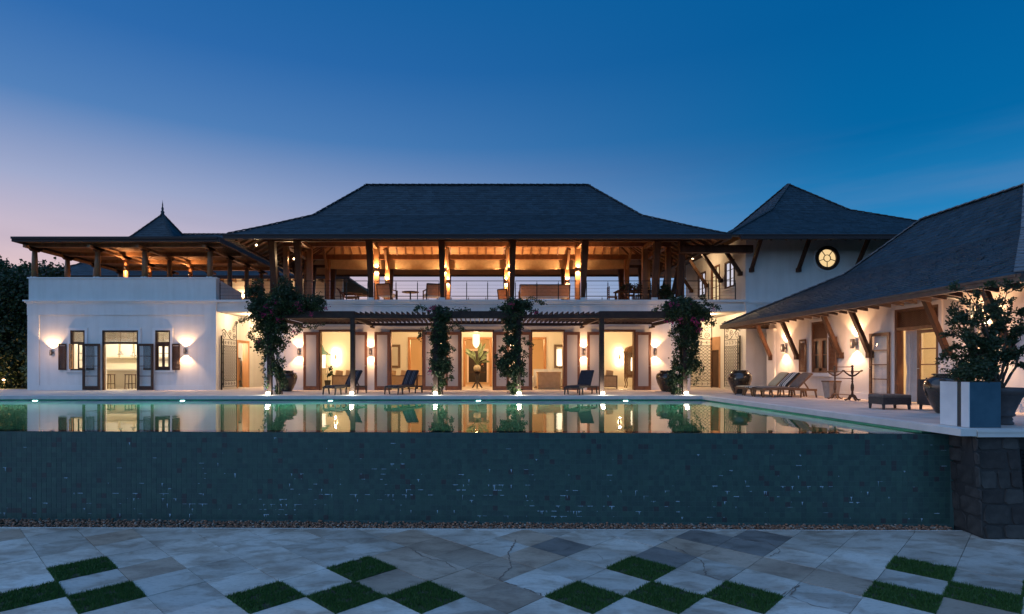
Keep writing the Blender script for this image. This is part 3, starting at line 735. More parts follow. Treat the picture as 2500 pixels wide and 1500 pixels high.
# covered court behind the rooms
m = MB(); wall_x(m, -9.8, 9.8, 36.9, 37.1, 0, 3.6, [(-.55,.62,.12,2.15)]); m.box(-9.85,-9.6,32,37,0,3.6); m.box(9.6,9.85,32,37,0,3.6); m.build('court_wall', 'tan_wall', house)
m = MB(); m.box(-9.8,9.8,32,37,3.3,3.4); m.build('court_ceiling', 'ceiling_boards', house)
for i in range(7):
    y = 32.5+i*.7; m = MB(); m.box(-9.6,9.6,y,y+.12,3.1,3.3); m.build('ceiling_beam', 'orange_wood', house)
m = MB(); m.box(-.55,.62,37.0,37.06,.12,2.15); m.build('darkness_panel', 'black_void', house)  # black panel, its colour stands in for the darkness inside the opening
m = MB(); m.box(-.66,-.55,36.86,36.9,.1,2.28); m.box(.62,.73,36.86,36.9,.1,2.28); m.box(-.55,.62,36.86,36.9,2.15,2.28); m.build('window_frame', 'plaster_trim', house)

# ---- upper veranda
COLX = (-9.6, -8.42, -5.05, -1.66, 1.66, 5.05, 8.42, 9.6)
def strut(name, x, y0, y1, z0, z1, wa, wb, m, dx=0):
    b = MB(); b.bar((x,y0,z0),(x+dx,y1,z1), wa, wa, up=(0,1,0), w2=wb, h2=wb); return b.build(name, m, house)
for x in COLX:
    strut('raking_post', x, 27.14, 26.62, 4.36, 6.98, .19, .30, 'dark_wood')
    strut('raking_post', x, 33.0, 33.4, 4.36, 6.95, .19, .28, 'dark_wood')
    b = MB(); b.box(x-.14,x+.14,26.98,27.26,4.28,4.40); b.build('post_base', 'plaster_trim', house)
for x in COLX[1:-1]:
    for y in (28.62, 32.05):
        b = MB(); b.box(x-.125,x+.125,y-.125,y+.125,4.28,7.15); b.build('column', 'wood', house)
for s_ in (-1, 1):
    for y in (28.62, 30.4, 32.05):
        b = MB(); b.box(s_*9.6-.12,s_*9.6+.12,y-.12,y+.12,4.28,7.12); b.build('column', 'wood', house)
        b = MB(); b.bar((s_*9.75,y,4.4),(s_*10.35,y,6.95),.16,.16,up=(0,1,0),w2=.2,h2=.2); b.build('raking_post', 'dark_wood', house)
for y in (28.62, 32.05):
    b = MB(); b.box(-9.72,9.72,y-.12,y+.12,7.15,7.42); b.build('beam', 'frame_wood', house)
b = MB(); b.box(-10.0,10.0,26.55,26.75,6.98,7.16); b.build('beam', 'dark_wood', house)
b = MB(); b.box(-10.0,10.0,33.3,33.5,6.92,7.08); b.build('beam', 'dark_wood', house)
for s_ in (-1, 1):
    b = MB(); b.box(s_*9.48,s_*9.72,28.74,31.93,7.15,7.40); b.build('beam', 'frame_wood', house)
for x in COLX[1:-1]:
    b = MB(); b.box(x-.08,x+.08,26.75,28.5,7.02,7.2); b.build('tie_beam', 'wood', house)
    b = MB(); b.bar((x,31.9,6.6),(x,31.1,7.55),.11,.13,up=(1,0,0)); b.build('brace', 'wood', house)
# coved timber ceiling
b = MB()
A = [(-9.1,28.7,7.42),(9.1,28.7,7.42),(9.1,31.95,7.42),(-9.1,31.95,7.42)]; B = [(-7.8,29.7,8.02),(7.8,29.7,8.02),(7.8,31.0,8.02),(-7.8,31.0,8.02)]
b.add(A+B, [(0,1,5,4),(1,2,6,5),(2,3,7,6),(3,0,4,7),(4,5,6,7)]); b.build('ceiling', 'ceiling_boards', house)
def lerp(a, b_, t): return tuple(p+(q-p)*t for p, q in zip(a, b_))
for i in range(37):
    x = -9.0+18.0*i/36; xt = max(-7.8, min(7.8, x*.885)) if abs(x) > 8.2 else x*(.97 if abs(x) > 7 else 1)
    for ya, yb in ((31.93,31.0),(28.72,29.7)):
        b = MB(); b.bar((x,ya,7.40),(xt,yb,7.98),.055,.08); b.build('rafter', 'frame_wood', house)
for s_ in (-1, 1):
    for i in range(8):
        y = 28.9+2.9*i/7; b = MB(); b.bar((s_*9.08,y,7.40),(s_*7.82,29.75+1.2*i/7,7.98),.055,.08); b.build('rafter', 'frame_wood', house)
# roof, eave rafters, gutter
RE = (-10.88, 10.88, 24.8, 34.88); RP = [(0,6.90),(1.09,7.47),(2.86,8.46),(5.04,10.63)]
hip_roof(house, RE, RP, exposure=0.20, width=0.27, faces='SWE')
gutters(house, RE, 6.86)
def under(t): return 6.90-.13+(.52*t if t < 1.09 else .567+(t-1.09)*.56)
for i in range(41):
    x = -10.4+20.8*i/40
    m = MB(); m.bar((x,24.9,under(.1)-.07),(x,28.4,under(min(3.4,abs(10.88-abs(x))+.0) if abs(x) > 7.4 else 3.6)-.07) if abs(x) <= 7.4 else (x,24.8+(10.88-abs(x)),under(10.88-abs(x))-.07),.06,.12); m.build('eave_rafter', 'soffit_boards', house)
for s_ in (-1, 1):
    for i in range(17):
        y = 25.4+9.0*i/16; t = min(y-24.8, 34.88-y, 3.4)
        m = MB(); m.bar((s_*10.8,y,under(.08)-.07),(s_*(10.88-t),y,under(t)-.07),.06,.12); m.build('eave_rafter', 'soffit_boards', house)
    for yy, sy in ((24.8,1),(34.88,-1)):
        m = MB(); m.bar((s_*10.8,yy+sy*.08,under(.08)-.09),(s_*7.6,yy+sy*3.28,under(3.28)-.09),.09,.16); m.build('hip_rafter', 'soffit_boards', house)
# rolled fabric blinds between the rear columns
for a, b_ in zip(COLX[1:-2], COLX[2:-1]):
    m = MB(); n = 14
    for i in range(n):
        t0, t1 = i/n, (i+1)/n; x0, x1 = a+.13+(b_-a-.26)*t0, a+.13+(b_-a-.26)*t1
        z0, z1 = 6.68-.05*math.sin(PI*t0)+R.uniform(-.006,.006), 6.68-.05*math.sin(PI*t1)
        m.box(x0,x1,32.20,32.215,min(z0,z1),7.16)
    m.tube([(a+.14,32.2,6.67),((a+b_)/2,32.2,6.625),(b_-.14,32.2,6.67)],.022); m.build('blind', 'blind', house)
# cable railings, front and rear, and over the passages
def railing(parent, x0, x1, y, z0, step=1.12, h=.92):
    t = MB(); t.tube([(x0,y,z0+h),(x1,y,z0+h)],.018); t.build('top_rail', 'iron', parent)
    n = max(1, round((x1-x0)/step))
    for i in range(n+1):
        x = x0+(x1-x0)*i/n; p = MB(); p.box(x-.02,x+.02,y-.008,y+.008,z0,z0+h-.09); p.box(x-.008,x+.008,y-.006,y+.006,z0+h-.09,z0+h-.016); p.build('rail_post', 'iron', parent)
    for k in range(5):
        c_ = MB(); c_.tube([(x0,y,z0+.06+k*.165),(x1,y,z0+.06+k*.165)],.0045 if k else .010,5); c_.build('cable', 'iron', parent)
for a, b_ in zip(COLX[1:-2], COLX[2:-1]): railing(house, a+.16, b_-.16, 27.10, 4.28); railing(house, a+.16, b_-.16, 33.0, 4.28)
for s_ in (-1, 1): railing(house, min(s_*8.6,s_*9.45), max(s_*8.6,s_*9.45), 27.10, 4.28); railing(house, min(s_*8.6,s_*9.45), max(s_*8.6,s_*9.45), 33.0, 4.28)
railing(house, -12.25, -9.75, 27.10, 4.28); railing(house, 9.75, 12.3, 27.10, 4.28)
# thick beam that links the veranda roof with the tower
b = MB(); b.box(9.35,12.72,26.2,26.45,6.38,6.72); b.build('link_beam', 'dark_wood', house)
for x in (-9.0, 9.0):      # short downpipes at the outer posts
    b = MB(); b.tube([(x+.75*(1 if x>0 else -1),26.9,6.8),(x+.75*(1 if x>0 else -1),26.9,4.3)],.05,8); b.build('downpipe', 'gutter', house)

# ================================================================ kitchen wing (left)
kit = thing('kitchen_wing', 'white flat-fronted wing with lattice windows and slatted roof terrace on top', 'house', (-16.9, 31, 0))
KX0, KX1 = -21.3, -12.4
ops = [(-19.29,-18.60,.95,2.84),(-17.78,-16.07,0,2.84),(-15.27,-14.55,.95,2.84)]
m = MB(); wall_x(m, KX0, KX1, 27.0, 27.3, 0, 4.12, ops); m.box(KX0,KX0+.25,27.3,34.2,0,4.12)
wall_y(m, KX1-.25, KX1, 27.3, 34.2, 0, 4.12, [(29.45,30.75,.0,2.42)]); m.build('wall', 'plaster', kit)
m = MB(); m.box(KX0+.25,KX1-.25,31.6,31.8,0,4.1); m.box(-13.6,-13.5,27.3,31.6,0,3.5); m.build('inner_wall', 'cream_wall', kit)
m = MB(); m.box(KX0+.25,KX1-.25,27.3,31.6,3.5,4.1); m.build('room_ceiling', 'cream_wall', kit)
m = MB(); m.box(KX0+.1,KX1-.1,27.02,34.1,-.05,.012); m.build('room_floor', 'room_floor', kit)
m = MB(); m.box(KX0,KX1,27.0,34.2,4.12,4.26); m.build('terrace_floor', 'plaster', kit)
m = MB(); wall_x(m, KX0, KX1+.0, 27.02, 27.24, 4.26, 5.30, []); m.box(KX0,KX0+.22,27.24,34.2,4.26,5.3)
m.prism([(27.24,4.26),(30.0,4.26),(30.0,5.02),(29.4,5.06),(27.24,5.30)], 'x', KX1-.22, KX1); m.build('parapet', 'plaster', kit)
m = MB(); m.box(KX0-.05,KX1+.05,26.97,27.29,5.30,5.36); m.build('parapet_cap', 'plaster_trim', kit)
m = MB(); 
for a, z0, z1 in ((.16,4.20,4.27),(.11,4.14,4.20),(.06,4.08,4.14)):
    m.box(KX0-a,KX1+a,27.0-a,27.0,z0,z1); m.box(KX1,KX1+a,27.0,27.3,z0,z1); m.box(KX0-a,KX0,27.0,34,z0,z1)
m.build('cornice', 'plaster_trim', kit)
m = MB(); m.box(KX0-.03,KX1+.03,26.95,27.0,3.56,4.08); m.build('frieze', 'plaster', kit)
for x0, x1 in ((KX0-.02,KX0+.53),(KX1-.55,KX1+.02)):
    m = MB(); m.box(x0,x1,26.96,27.0,.0,3.56); m.build('corner_pilaster', 'plaster', kit)
for x0, x1 in ((KX0+.53,-18.7),(-15.3,KX1-.55)):
    m = MB(); m.box(x0,x1,26.97,27.0,0,.24); m.build('skirting', 'plaster_trim', kit)
def lattice(mb, o, u, v, lu, lv, step, r):      # diagonal lattice strips on a rectangle
    o, u, v = Vector(o), Vector(u), Vector(v); n_ = u.cross(v)
    for sgn in (1, -1):
        k = -lv
        while k < lu:
            a = (max(k,0), max(0,-k)) ; b_ = (min(k+lv,lu), min(lv, lu-k))
            if b_[0]-a[0] > .01:
                pa, pb = (a, b_) if sgn > 0 else ((lu-a[0],a[1]),(lu-b_[0],b_[1]))
                mb.bar(o+u*pa[0]+v*pa[1]+n_*sgn*r*.3, o+u*pb[0]+v*pb[1]+n_*sgn*r*.3, r, r*.55, up=n_)
            k += step
def shutter_mesh(W, Hh, m_='dark_wood'):
    f = MB(); f.box(0,.05,-.018,.018,0,Hh); f.box(W-.05,W,-.018,.018,0,Hh); f.box(.05,W-.05,-.018,.018,0,.07); f.box(.05,W-.05,-.018,.018,Hh-.07,Hh)
    sl = MB(); sl.bar((.05,0,0),(W-.05,0,0),.045,.008,up=(0,.75,.66))
    return f.mesh('shutter', m_), sl.mesh('louvre', m_)
def add_shutter(parent, mw, meshes, Hh, label=None):
    s_ = link('shutter', meshes[0], parent, mw=mw, label=label); n = int((Hh-.17)/.048)
    for i in range(n):
        o = bpy.data.objects.new('louvre', meshes[1]); col.objects.link(o); o.parent = s_; o.location = (0,0,.095+i*.048)
    return s_
SH = shutter_mesh(.36, 1.24)
for x0, x1, z0, z1 in ops:
    win = z0 > .1
    m = MB(); t = .12; 
    m.box(x0-t,x0,26.955,27.0,max(z0-.02,0),z1+t); m.box(x1,x1+t,26.955,27.0,max(z0-.02,0),z1+t); m.box(x0,x1,26.955,27.0,z1,z1+t); m.build('surround', 'plaster_trim', kit)
    zt = 2.24; m = MB(); m.box(x0,x0+.07,26.98,27.12,z0,z1); m.box(x1-.07,x1,26.98,27.12,z0,z1); m.box(x0+.07,x1-.07,26.98,27.12,z1-.08,z1); m.box(x0+.07,x1-.07,26.98,27.12,zt-.05,zt+.05)
    if win: m.box(x0+.07,x1-.07,26.98,27.12,z0,z0+.06)
    fr = m.build('window_frame' if win else 'door_frame', 'dark_wood', kit)
    m = MB(); lattice(m, (x0+.07,27.05,zt+.05), (1,0,0), (0,0,1), x1-x0-.14, z1-.08-zt-.05, .052, .017); m.build('lattice', 'frame_wood', fr)
    if win:
        m = MB(); m.box(x0-.22,x1+.22,26.90,26.999,z0-.09,z0-.03); m.build('sill', 'plaster_trim', kit)
# right window: two glazed casements shut; left window: casements swung open
for k in (0, 1):
    xa = -15.20+k*.29; xb = xa+.29; m = MB(); m.box(xa,xa+.055,27.02,27.06,1.01,2.19); m.box(xb-.055,xb,27.02,27.06,1.01,2.19); m.box(xa+.055,xb-.055,27.02,27.06,1.01,1.12); m.box(xa+.055,xb-.055,27.02,27.06,2.08,2.19)
    for z in (1.43,1.75): m.box(xa+.055,xb-.055,27.025,27.055,z-.012,z+.012)
    cs = m.build('casement', 'dark_wood', kit); p = MB(); p.box(xa+.055,xb-.055,27.037,27.043,1.12,2.08); p.build('pane', 'clear_glass', cs)
for k, (hx, an) in enumerate(((-19.22, 1.35),(-18.67, PI-1.35))):
    c_, s_ = math.cos(an), math.sin(an)
    m = MB(); L = .30
    def cp_(u, z): return (hx+u*c_, 27.0-u*s_, z)
    for u in (.025, L-.025): m.bar(cp_(u,1.01), cp_(u,2.19), .05, .035, up=(s_,c_,0))
    for z in (1.04, 1.43, 1.75, 2.16): m.bar(cp_(.05,z), cp_(L-.05,z), .035, .05 if z in (1.04,2.16) else .024)
    cs = m.build('casement', 'orange_wood' if k == 0 else 'dark_wood', kit); p = MB(); p.quad(cp_(.05,1.06),cp_(L-.05,1.06),cp_(L-.05,2.14),cp_(.05,2.14)); p.build('pane', 'clear_glass', cs)
for x in (-19.82, -18.50, -15.80, -14.44):
    add_shutter(kit, Matrix.Translation((x, 26.93, .96)), SH, 1.24)
# glazed kitchen doors standing open in front of the wall
def glazed_leaf(parent, x0, x1, y, z1, rows_, m_, name='door_leaf'):
    st = .11; f = MB(); f.box(x0,x0+st,y-.022,y+.022,.02,z1); f.box(x1-st,x1,y-.022,y+.022,.02,z1); f.box(x0+st,x1-st,y-.022,y+.022,.02,.20); f.box(x0+st,x1-st,y-.022,y+.022,z1-.11,z1)
    for i in range(1, rows_):
        z = .20+(z1-.31)*i/rows_; f.box(x0+st,x1-st,y-.016,y+.016,z-.015,z+.015)
    lf = f.build(name, m_, parent)
    for i in range(rows_):
        za, zb = .20+(z1-.31)*i/rows_+.012, .20+(z1-.31)*(i+1)/rows_-.012
        p = MB(); p.box(x0+st,x1-st,y-.003,y+.003,za,zb); p.build('pane', 'clear_glass', lf)
    return lf
glazed_leaf(kit, -18.62, -17.80, 26.84, 2.2, 4, 'dark_wood'); glazed_leaf(kit, -16.05, -15.28, 26.84, 2.2, 4, 'dark_wood')
# doorway to the passage, wood-lined
m = MB(); m.box(KX1-.27,KX1+.02,29.36,29.48,0,2.5); m.box(KX1-.27,KX1+.05,30.70,30.86,0,2.5); m.box(KX1-.27,KX1+.02,29.48,30.70,2.38,2.5); m.build('doorway_frame', 'orange_wood', kit)
m = MB(); m.box(-13.48,-13.44,27.35,31.55,0,3.5); m.build('passage_room_wall', 'white_fabric', kit)
# roof terrace: round columns, beams, slatted roof
COLS = (-21.1, -18.1, -15.85, -12.74); ROWS = (27.13, 29.3, 31.45, 33.6)
for y in ROWS:
    for x in COLS:
        z0 = 5.36 if (y < 28 or x < -21) else (4.26)
        m = MB(); m.lathe([(.135,z0),(.125,z0+.8),(.105,6.62)], 12, (x,y,0)); m.build('column', 'wood', kit)
        m = MB(); m.box(x-.13,x+.13,y-.13,y+.13,z0-.0,z0+.03)
        m.build('column_base', 'plaster_trim', kit)
        m = MB(); m.prism([(-.42,6.80),(-.42,6.74),(-.3,6.68),(-.2,6.60),(.2,6.60),(.3,6.68),(.42,6.74),(.42,6.80)], 'x', -.07, .07)
        o = link('bracket', m.mesh('bracket', 'dark_wood'), kit, mw=Matrix.Translation((x,y,0)))
for y in ROWS:
    m = MB(); m.box(-21.35,-12.15,y-.08,y+.08,6.80,6.98); m.build('beam', 'wood', kit)
for x in COLS:
    m = MB(); m.box(x-.07,x+.07,26.5,34.4,6.68,6.80); m.build('beam', 'wood', kit)
x = -21.3
while x < -12.1:
    m = MB(); m.box(x,x+.075,26.35,34.8,6.98,7.03); m.build('slat', 'soffit_boards', kit); x += .15
m = MB(); m.box(-21.35,-12.05,26.3,34.9,7.034,7.06); m.build('roof_sheet', 'gutter', kit)
m = MB(); m.box(-21.45,-11.95,26.2,26.3,6.88,7.09); m.box(-21.45,-11.95,26.14,26.2,7.0,7.1); m.build('fascia', 'gutter', kit)
m = MB(); m.box(-11.95,-11.85,26.2,34.9,6.86,7.09); m.build('fascia', 'gutter', kit)
m = MB(); m.box(-21.45,-21.35,26.3,34.9,6.88,7.09); m.build('fascia', 'gutter', kit)

# ================================================================ house behind the terrace
rear = thing('rear_house', 'low house behind the roof terrace with long slate roof and pointed turret', 'house', (-19, 40, 0))
m = MB(); m.box(-27.5,-8.8,37.2,37.45,0,6.9); m.box(-27.5,-27.2,37.45,44,0,6.9); m.build('wall', 'cream_wall', rear)
RR = (-28.4, -8.2, 36.0, 45.0)
hip_roof(rear, RR, [(0,6.9),(1.8,7.9),(4.5,10.55)], .24, .34, faces='SW')
gutters(rear, RR, 6.88, sides='SW')
for i in range(25):
    x = -28+19.5*i/24; m = MB(); m.prism([(36.1,6.62),(37.2,6.62),(37.2,7.2)], 'x', x, x+.07); m.build('rafter_tail', 'soffit_boards', rear)
tr = (-24.1, -19.7, 37.4, 41.8)
hip_roof(rear, tr, [(0,9.25),(.8,9.85),(2.2,11.75)], .2, .26, faces='SWE')
m = MB(); m.lathe([(.17,11.65),(.10,11.8),(.13,11.9),(.06,12.0),(.085,12.12),(.03,12.3),(.045,12.36),(.012,12.6),(.004,12.72)], 10, (-21.9,39.6,0)); m.build('finial', 'ridge_slate', rear)
for x in (-18.9, -15.2):
    m = MB(); m.box(x,x+1.2,37.14,37.2,4.3,6.45); m.build('shuttered_door', 'frame_wood', rear)

# ================================================================ tower
tow = thing('tower', 'tall white square tower with pyramid slate roof and round lit window', 'tower', (16.6, 30.5, 0))
TX0, TX1 = 12.74, 20.5
m = MB(); wall_x(m, TX0, TX1, 27.0, 27.25, 0, 7.3, [(15.98,17.22,5.64,6.88)])
wall_y(m, TX0, TX0+.25, 27.25, 34.5, 4.2, 7.3, [(28.15,29.25,5.1,6.45),(29.85,30.95,4.28,6.5),(31.7,32.8,5.1,6.45)]); wall_y(m, TX0, TX0+.25, 27.25, 34.5, 0, 4.2, [(29.8,31.0,0,2.62)])
m.box(TX1-.25,TX1,27.25,34.5,0,7.3); m.box(TX0,TX1,34.5,34.75,0,7.3)
n = 40; cxw, czw = 16.6, 6.26                    # round hole: fill the square opening down to a circle
for i in range(n):
    a0, a1 = 2*PI*i/n, 2*PI*(i+1)/n
    def sq(a):
        c_, s_ = math.cos(a), math.sin(a); k = .62/max(abs(c_),abs(s_)); return (cxw+k*c_, czw+k*s_)
    def ci(a): return (cxw+.5*math.cos(a), czw+.5*math.sin(a))
    p0, p1, q0, q1 = sq(a0), sq(a1), ci(a0), ci(a1)
    m.add([(q0[0],27.0,q0[1]),(p0[0],27.0,p0[1]),(p1[0],27.0,p1[1]),(q1[0],27.0,q1[1]),(q0[0],27.25,q0[1]),(q1[0],27.25,q1[1])], [(0,1,2,3),(0,3,5,4)])
m.build('wall', 'plaster', tow)
m = MB(); m.box(TX0-.08,TX1+.08,26.9,27.0,4.14,4.28); m.box(TX0-.05,TX1+.05,26.95,27.0,4.06,4.14); m.box(TX0-.06,TX0,27.0,27.3,4.14,4.28); m.build('string_course', 'plaster_trim', tow)
m = MB(); m.box(TX0-.0,TX0+.42,26.96,27.0,.0,4.06); m.build('corner_pilaster', 'plaster_trim', tow)
m = MB(); m.box(TX0+.2,TX1,26.96,27.0,0,.22); m.build('skirting', 'plaster_trim', tow)
m = MB(); m.ring((cxw,czw), .56, .66, 26.965, 27.0, 48); m.build('window_surround', 'plaster_trim', tow)
m = MB(); m.ring((cxw,czw), .42, .575, 26.93, 27.05, 48); rw = m.build('round_window', 'dark_wood', tow)
m = MB(); m.ring((cxw,czw), .145, .172, 26.97, 27.0, 32)
for k in range(5):
    a = -PI/2+2*PI*k/5; m.bar((cxw+.165*math.cos(a),26.985,czw+.165*math.sin(a)),(cxw+.43*math.cos(a),26.985,czw+.43*math.sin(a)),.03,.022,up=(0,1,0))
m.build('glazing_bar', 'iron', rw)
m = MB(); m.lathe([(.43,-.004),(.43,.004)], 40, (0,0,0), smooth=False)
o = link('pane', m.mesh('pane','lit_pane'), rw, mw=Matrix.Translation((cxw,27.03,czw)) @ Matrix.Rotation(PI/2,4,'X'))
TE = (10.98, 22.42, 24.8, 36.24)
hip_roof(tow, TE, [(0,6.90),(3.72,8.95),(5.72,10.89)], .20, .27, faces='SWE')
gutters(tow, (10.98+.6,22.42,24.8,36.24), 6.86, sides='SE')
for i in range(17):
    x = 11.6+10.4*i/16; m = MB(); t_ = min(x-10.98, 22.42-x, 2.3); m.bar((x,24.9,6.70),(x,24.8+t_,6.70+.545*t_-.06),.06,.12); m.build('eave_rafter', 'soffit_boards', tow)
def tbrace(a, b_):
    m = MB(); m.bar(a,b_,.13,.15,up=(0,0,1)); br = m.build('brace', 'dark_wood', tow)
    e = Vector(a); f = MB(); f.box(e.x-.09,e.x+.09,e.y-.09,e.y+.09,e.z-.13,e.z+.06); f.build('brace_foot', 'dark_wood', br)
for x in (12.98, 15.2, 17.9, 20.1): tbrace((x,26.9,5.72),(x,25.95,7.08))
for y in (27.35, 29.55, 31.4, 33.6): tbrace((TX0-.1,y,5.62),(TX0-1.0,y,6.98))
for ya, yb, za, zb, door in ((28.15,29.25,5.1,6.45,0),(29.85,30.95,4.28,6.5,1),(31.7,32.8,5.1,6.45,0)):
    m = MB(); x = TX0; t = .08
    m.box(x-.03,x+.1,ya,ya+t,za,zb); m.box(x-.03,x+.1,yb-t,yb,za,zb); m.box(x-.03,x+.1,ya+t,yb-t,zb-t,zb)
    if not door: m.box(x-.03,x+.1,ya+t,yb-t,za,za+t)
    m.box(x+.0,x+.06,(ya+yb)/2-.03,(ya+yb)/2+.03,za+t,zb-t)
    fr = m.build('door_frame' if door else 'window_frame', 'frame_wood' if door else 'dark_wood', tow)
    b = MB()
    for k in range(1, 4 if door else 3):
        z = za+(zb-za)*k/(4 if door else 3); b.box(x+.01,x+.05,ya+t,yb-t,z-.012,z+.012)
    b.build('glazing_bar', 'dark_wood', fr)
    p = MB(); p.box(x+.07,x+.075,ya+t,yb-t,za+(.0 if door else t),zb-t); p.build('pane', 'lit_curtain' if door else 'lit_white', fr)
    if not door:
        p = MB(); p.box(x-.12,x+.0,ya-.1,yb+.1,za-.1,za-.03); p.build('sill', 'plaster_trim', tow)
m = MB(); m.box(TX0-.04,TX0+.1,29.8,29.92,0,2.7); m.box(TX0-.04,TX0+.1,30.88,31.0,0,2.7); m.box(TX0-.04,TX0+.1,29.92,30.88,2.0,2.7); m.build('passage_door_frame', 'rust_panel', tow)
m = MB(); m.box(TX0+.02,TX0+.07,29.92,30.88,0.02,2.0)
for z in (.5,.9,1.3,1.7): m.box(TX0+.0,TX0+.02,30.0,30.8,z-.02,z+.02)
m.build('passage_door', 'dark_wood', tow)
# rear walls that close both passages
pw = MB(); pw.box(-12.4,-10.1,34.0,34.2,0,3.72); tag(pw.build('passage_wall','cream_wall'), 'cream wall closing the left passage behind the iron gate', 'wall')
pw = MB(); pw.box(10.1,12.74,34.0,34.2,0,3.72); tag(pw.build('passage_wall','cream_wall'), 'cream wall closing the right passage behind two iron gates', 'wall')

# ================================================================ garden wing (right)
wing = thing('garden_wing', 'single-storey white wing at the right with sweeping low slate roof on struts', 'house', (16.7, 19, 0))
WX = 13.1
m = MB(); wall_y(m, WX, WX+.25, 13.7, 25.3, 0, 3.8, [(16.1,17.82,0,2.88),(21.2,22.25,.88,2.84)])
m.box(WX,19.9,25.3,25.55,0,3.8); m.box(WX,19.9,13.45,13.7,0,3.6); m.build('wall', 'plaster', wing)
m = MB(); wall_y(m, WX-.035, WX, 13.7, 25.3, 0, .22, [(16.0,19.0,0,.22)]); m.build('skirting', 'plaster_trim', wing)
m = MB(); m.box(WX-.07,WX,24.95,25.42,0,2.62); m.box(WX-.07,WX+.3,25.42,25.6,0,2.62); m.box(WX-.14,WX,24.88,25.5,2.62,2.78); m.box(WX-.11,WX,24.91,25.47,2.55,2.62); m.build('corner_pilaster', 'plaster_trim', wing)
WE = (11.5, 22.0, 12.05, 26.70)
hip_roof(wing, WE, [(0,3.08),(3.49,4.86),(5.25,6.64)], .19, .27, faces='SWN', singles=('W', lambda a: a.y < 19.5 and a.z < 4.3), cap='ridge_pale', soffit='soffit_boards')
gutters(wing, WE, 3.06, w=.08, h=.17, sides='WNS', m='fascia_wood')
for i in range(29):
    y = 12.6+13.7*i/28; m = MB(); m.prism([(11.56,2.96),(11.56,2.90),(12.02,2.82),(12.02,3.22)], 'y', y, y+.07); m.build('rafter_tail', 'fascia_wood', wing)
m = MB(); m.box(12.2,12.36,12.3,26.4,3.14,3.28); m.build('purlin', 'frame_wood', wing)
for y in (25.2, 23.15, 20.4, 18.86, 15.75, 13.9):
    m = MB(); m.bar((WX-.09,y,1.52),(12.3,y,3.2),.12,.15,up=(0,1,0)); br = m.build('strut', 'dark_wood' if y < 25 else 'frame_wood', wing)
    f = MB(); f.box(WX-.17,WX,y-.085,y+.085,1.40,1.62); f.build('strut_foot', 'dark_wood', br)
# window with shutters
def frame_y(parent, x, ya, yb, za, zb, t, m_, name, dpt=.12, bottom=True):
    m = MB(); m.box(x-.02,x+dpt,ya,ya+t,za,zb); m.box(x-.02,x+dpt,yb-t,yb,za,zb); m.box(x-.02,x+dpt,ya+t,yb-t,zb-t,zb)
    if bottom: m.box(x-.02,x+dpt,ya+t,yb-t,za,za+t)
    return m.build(name, m_, parent)
fr = frame_y(wing, WX, 21.2, 22.25, .88, 2.84, .07, 'frame_wood', 'window_frame')
m = MB(); m.box(WX-.0,WX+.1,21.27,22.18,2.10,2.19); m.box(WX-.0,WX+.06,21.68,21.76,.95,2.10)
for a in (21.27,21.62,21.76,22.11): m.box(WX+.0,WX+.05,a,a+.06,.95,2.1)
m.box(WX+.01,WX+.04,21.3,22.15,1.55,1.58); m.box(WX+.0,WX+.05,21.3,22.15,.95,1.05); m.build('casement', 'frame_wood', fr)
m = MB(); m.box(WX+.05,WX+.055,21.27,22.18,.95,2.1); m.build('pane', 'black_void', fr)
m = MB(); m.box(WX+.05,WX+.06,21.27,22.18,2.19,2.77); m.build('transom_panel', 'rust_panel', fr)
m = MB(); lattice(m, (WX+.03,21.27,2.19), (0,1,0), (0,0,1), .91, .58, .06, .016); m.build('lattice', 'frame_wood', fr)
m = MB(); t = .11
for a in (21.2-t, 22.25): m.box(WX-.05,WX,a,a+t,.80,2.84+t)
m.box(WX-.05,WX,21.2,22.25,2.84,2.84+t); m.box(WX-.14,WX,20.95,22.5,.74,.82); m.build('window_surround', 'plaster_trim', wing)
SW = shutter_mesh(.46, 1.30, 'frame_wood')
for y in (20.62, 22.55):
    add_shutter(wing, Matrix.Translation((WX-.075, y, .90)) @ Matrix.Rotation(PI/2, 4, 'Z'), SW, 1.30)
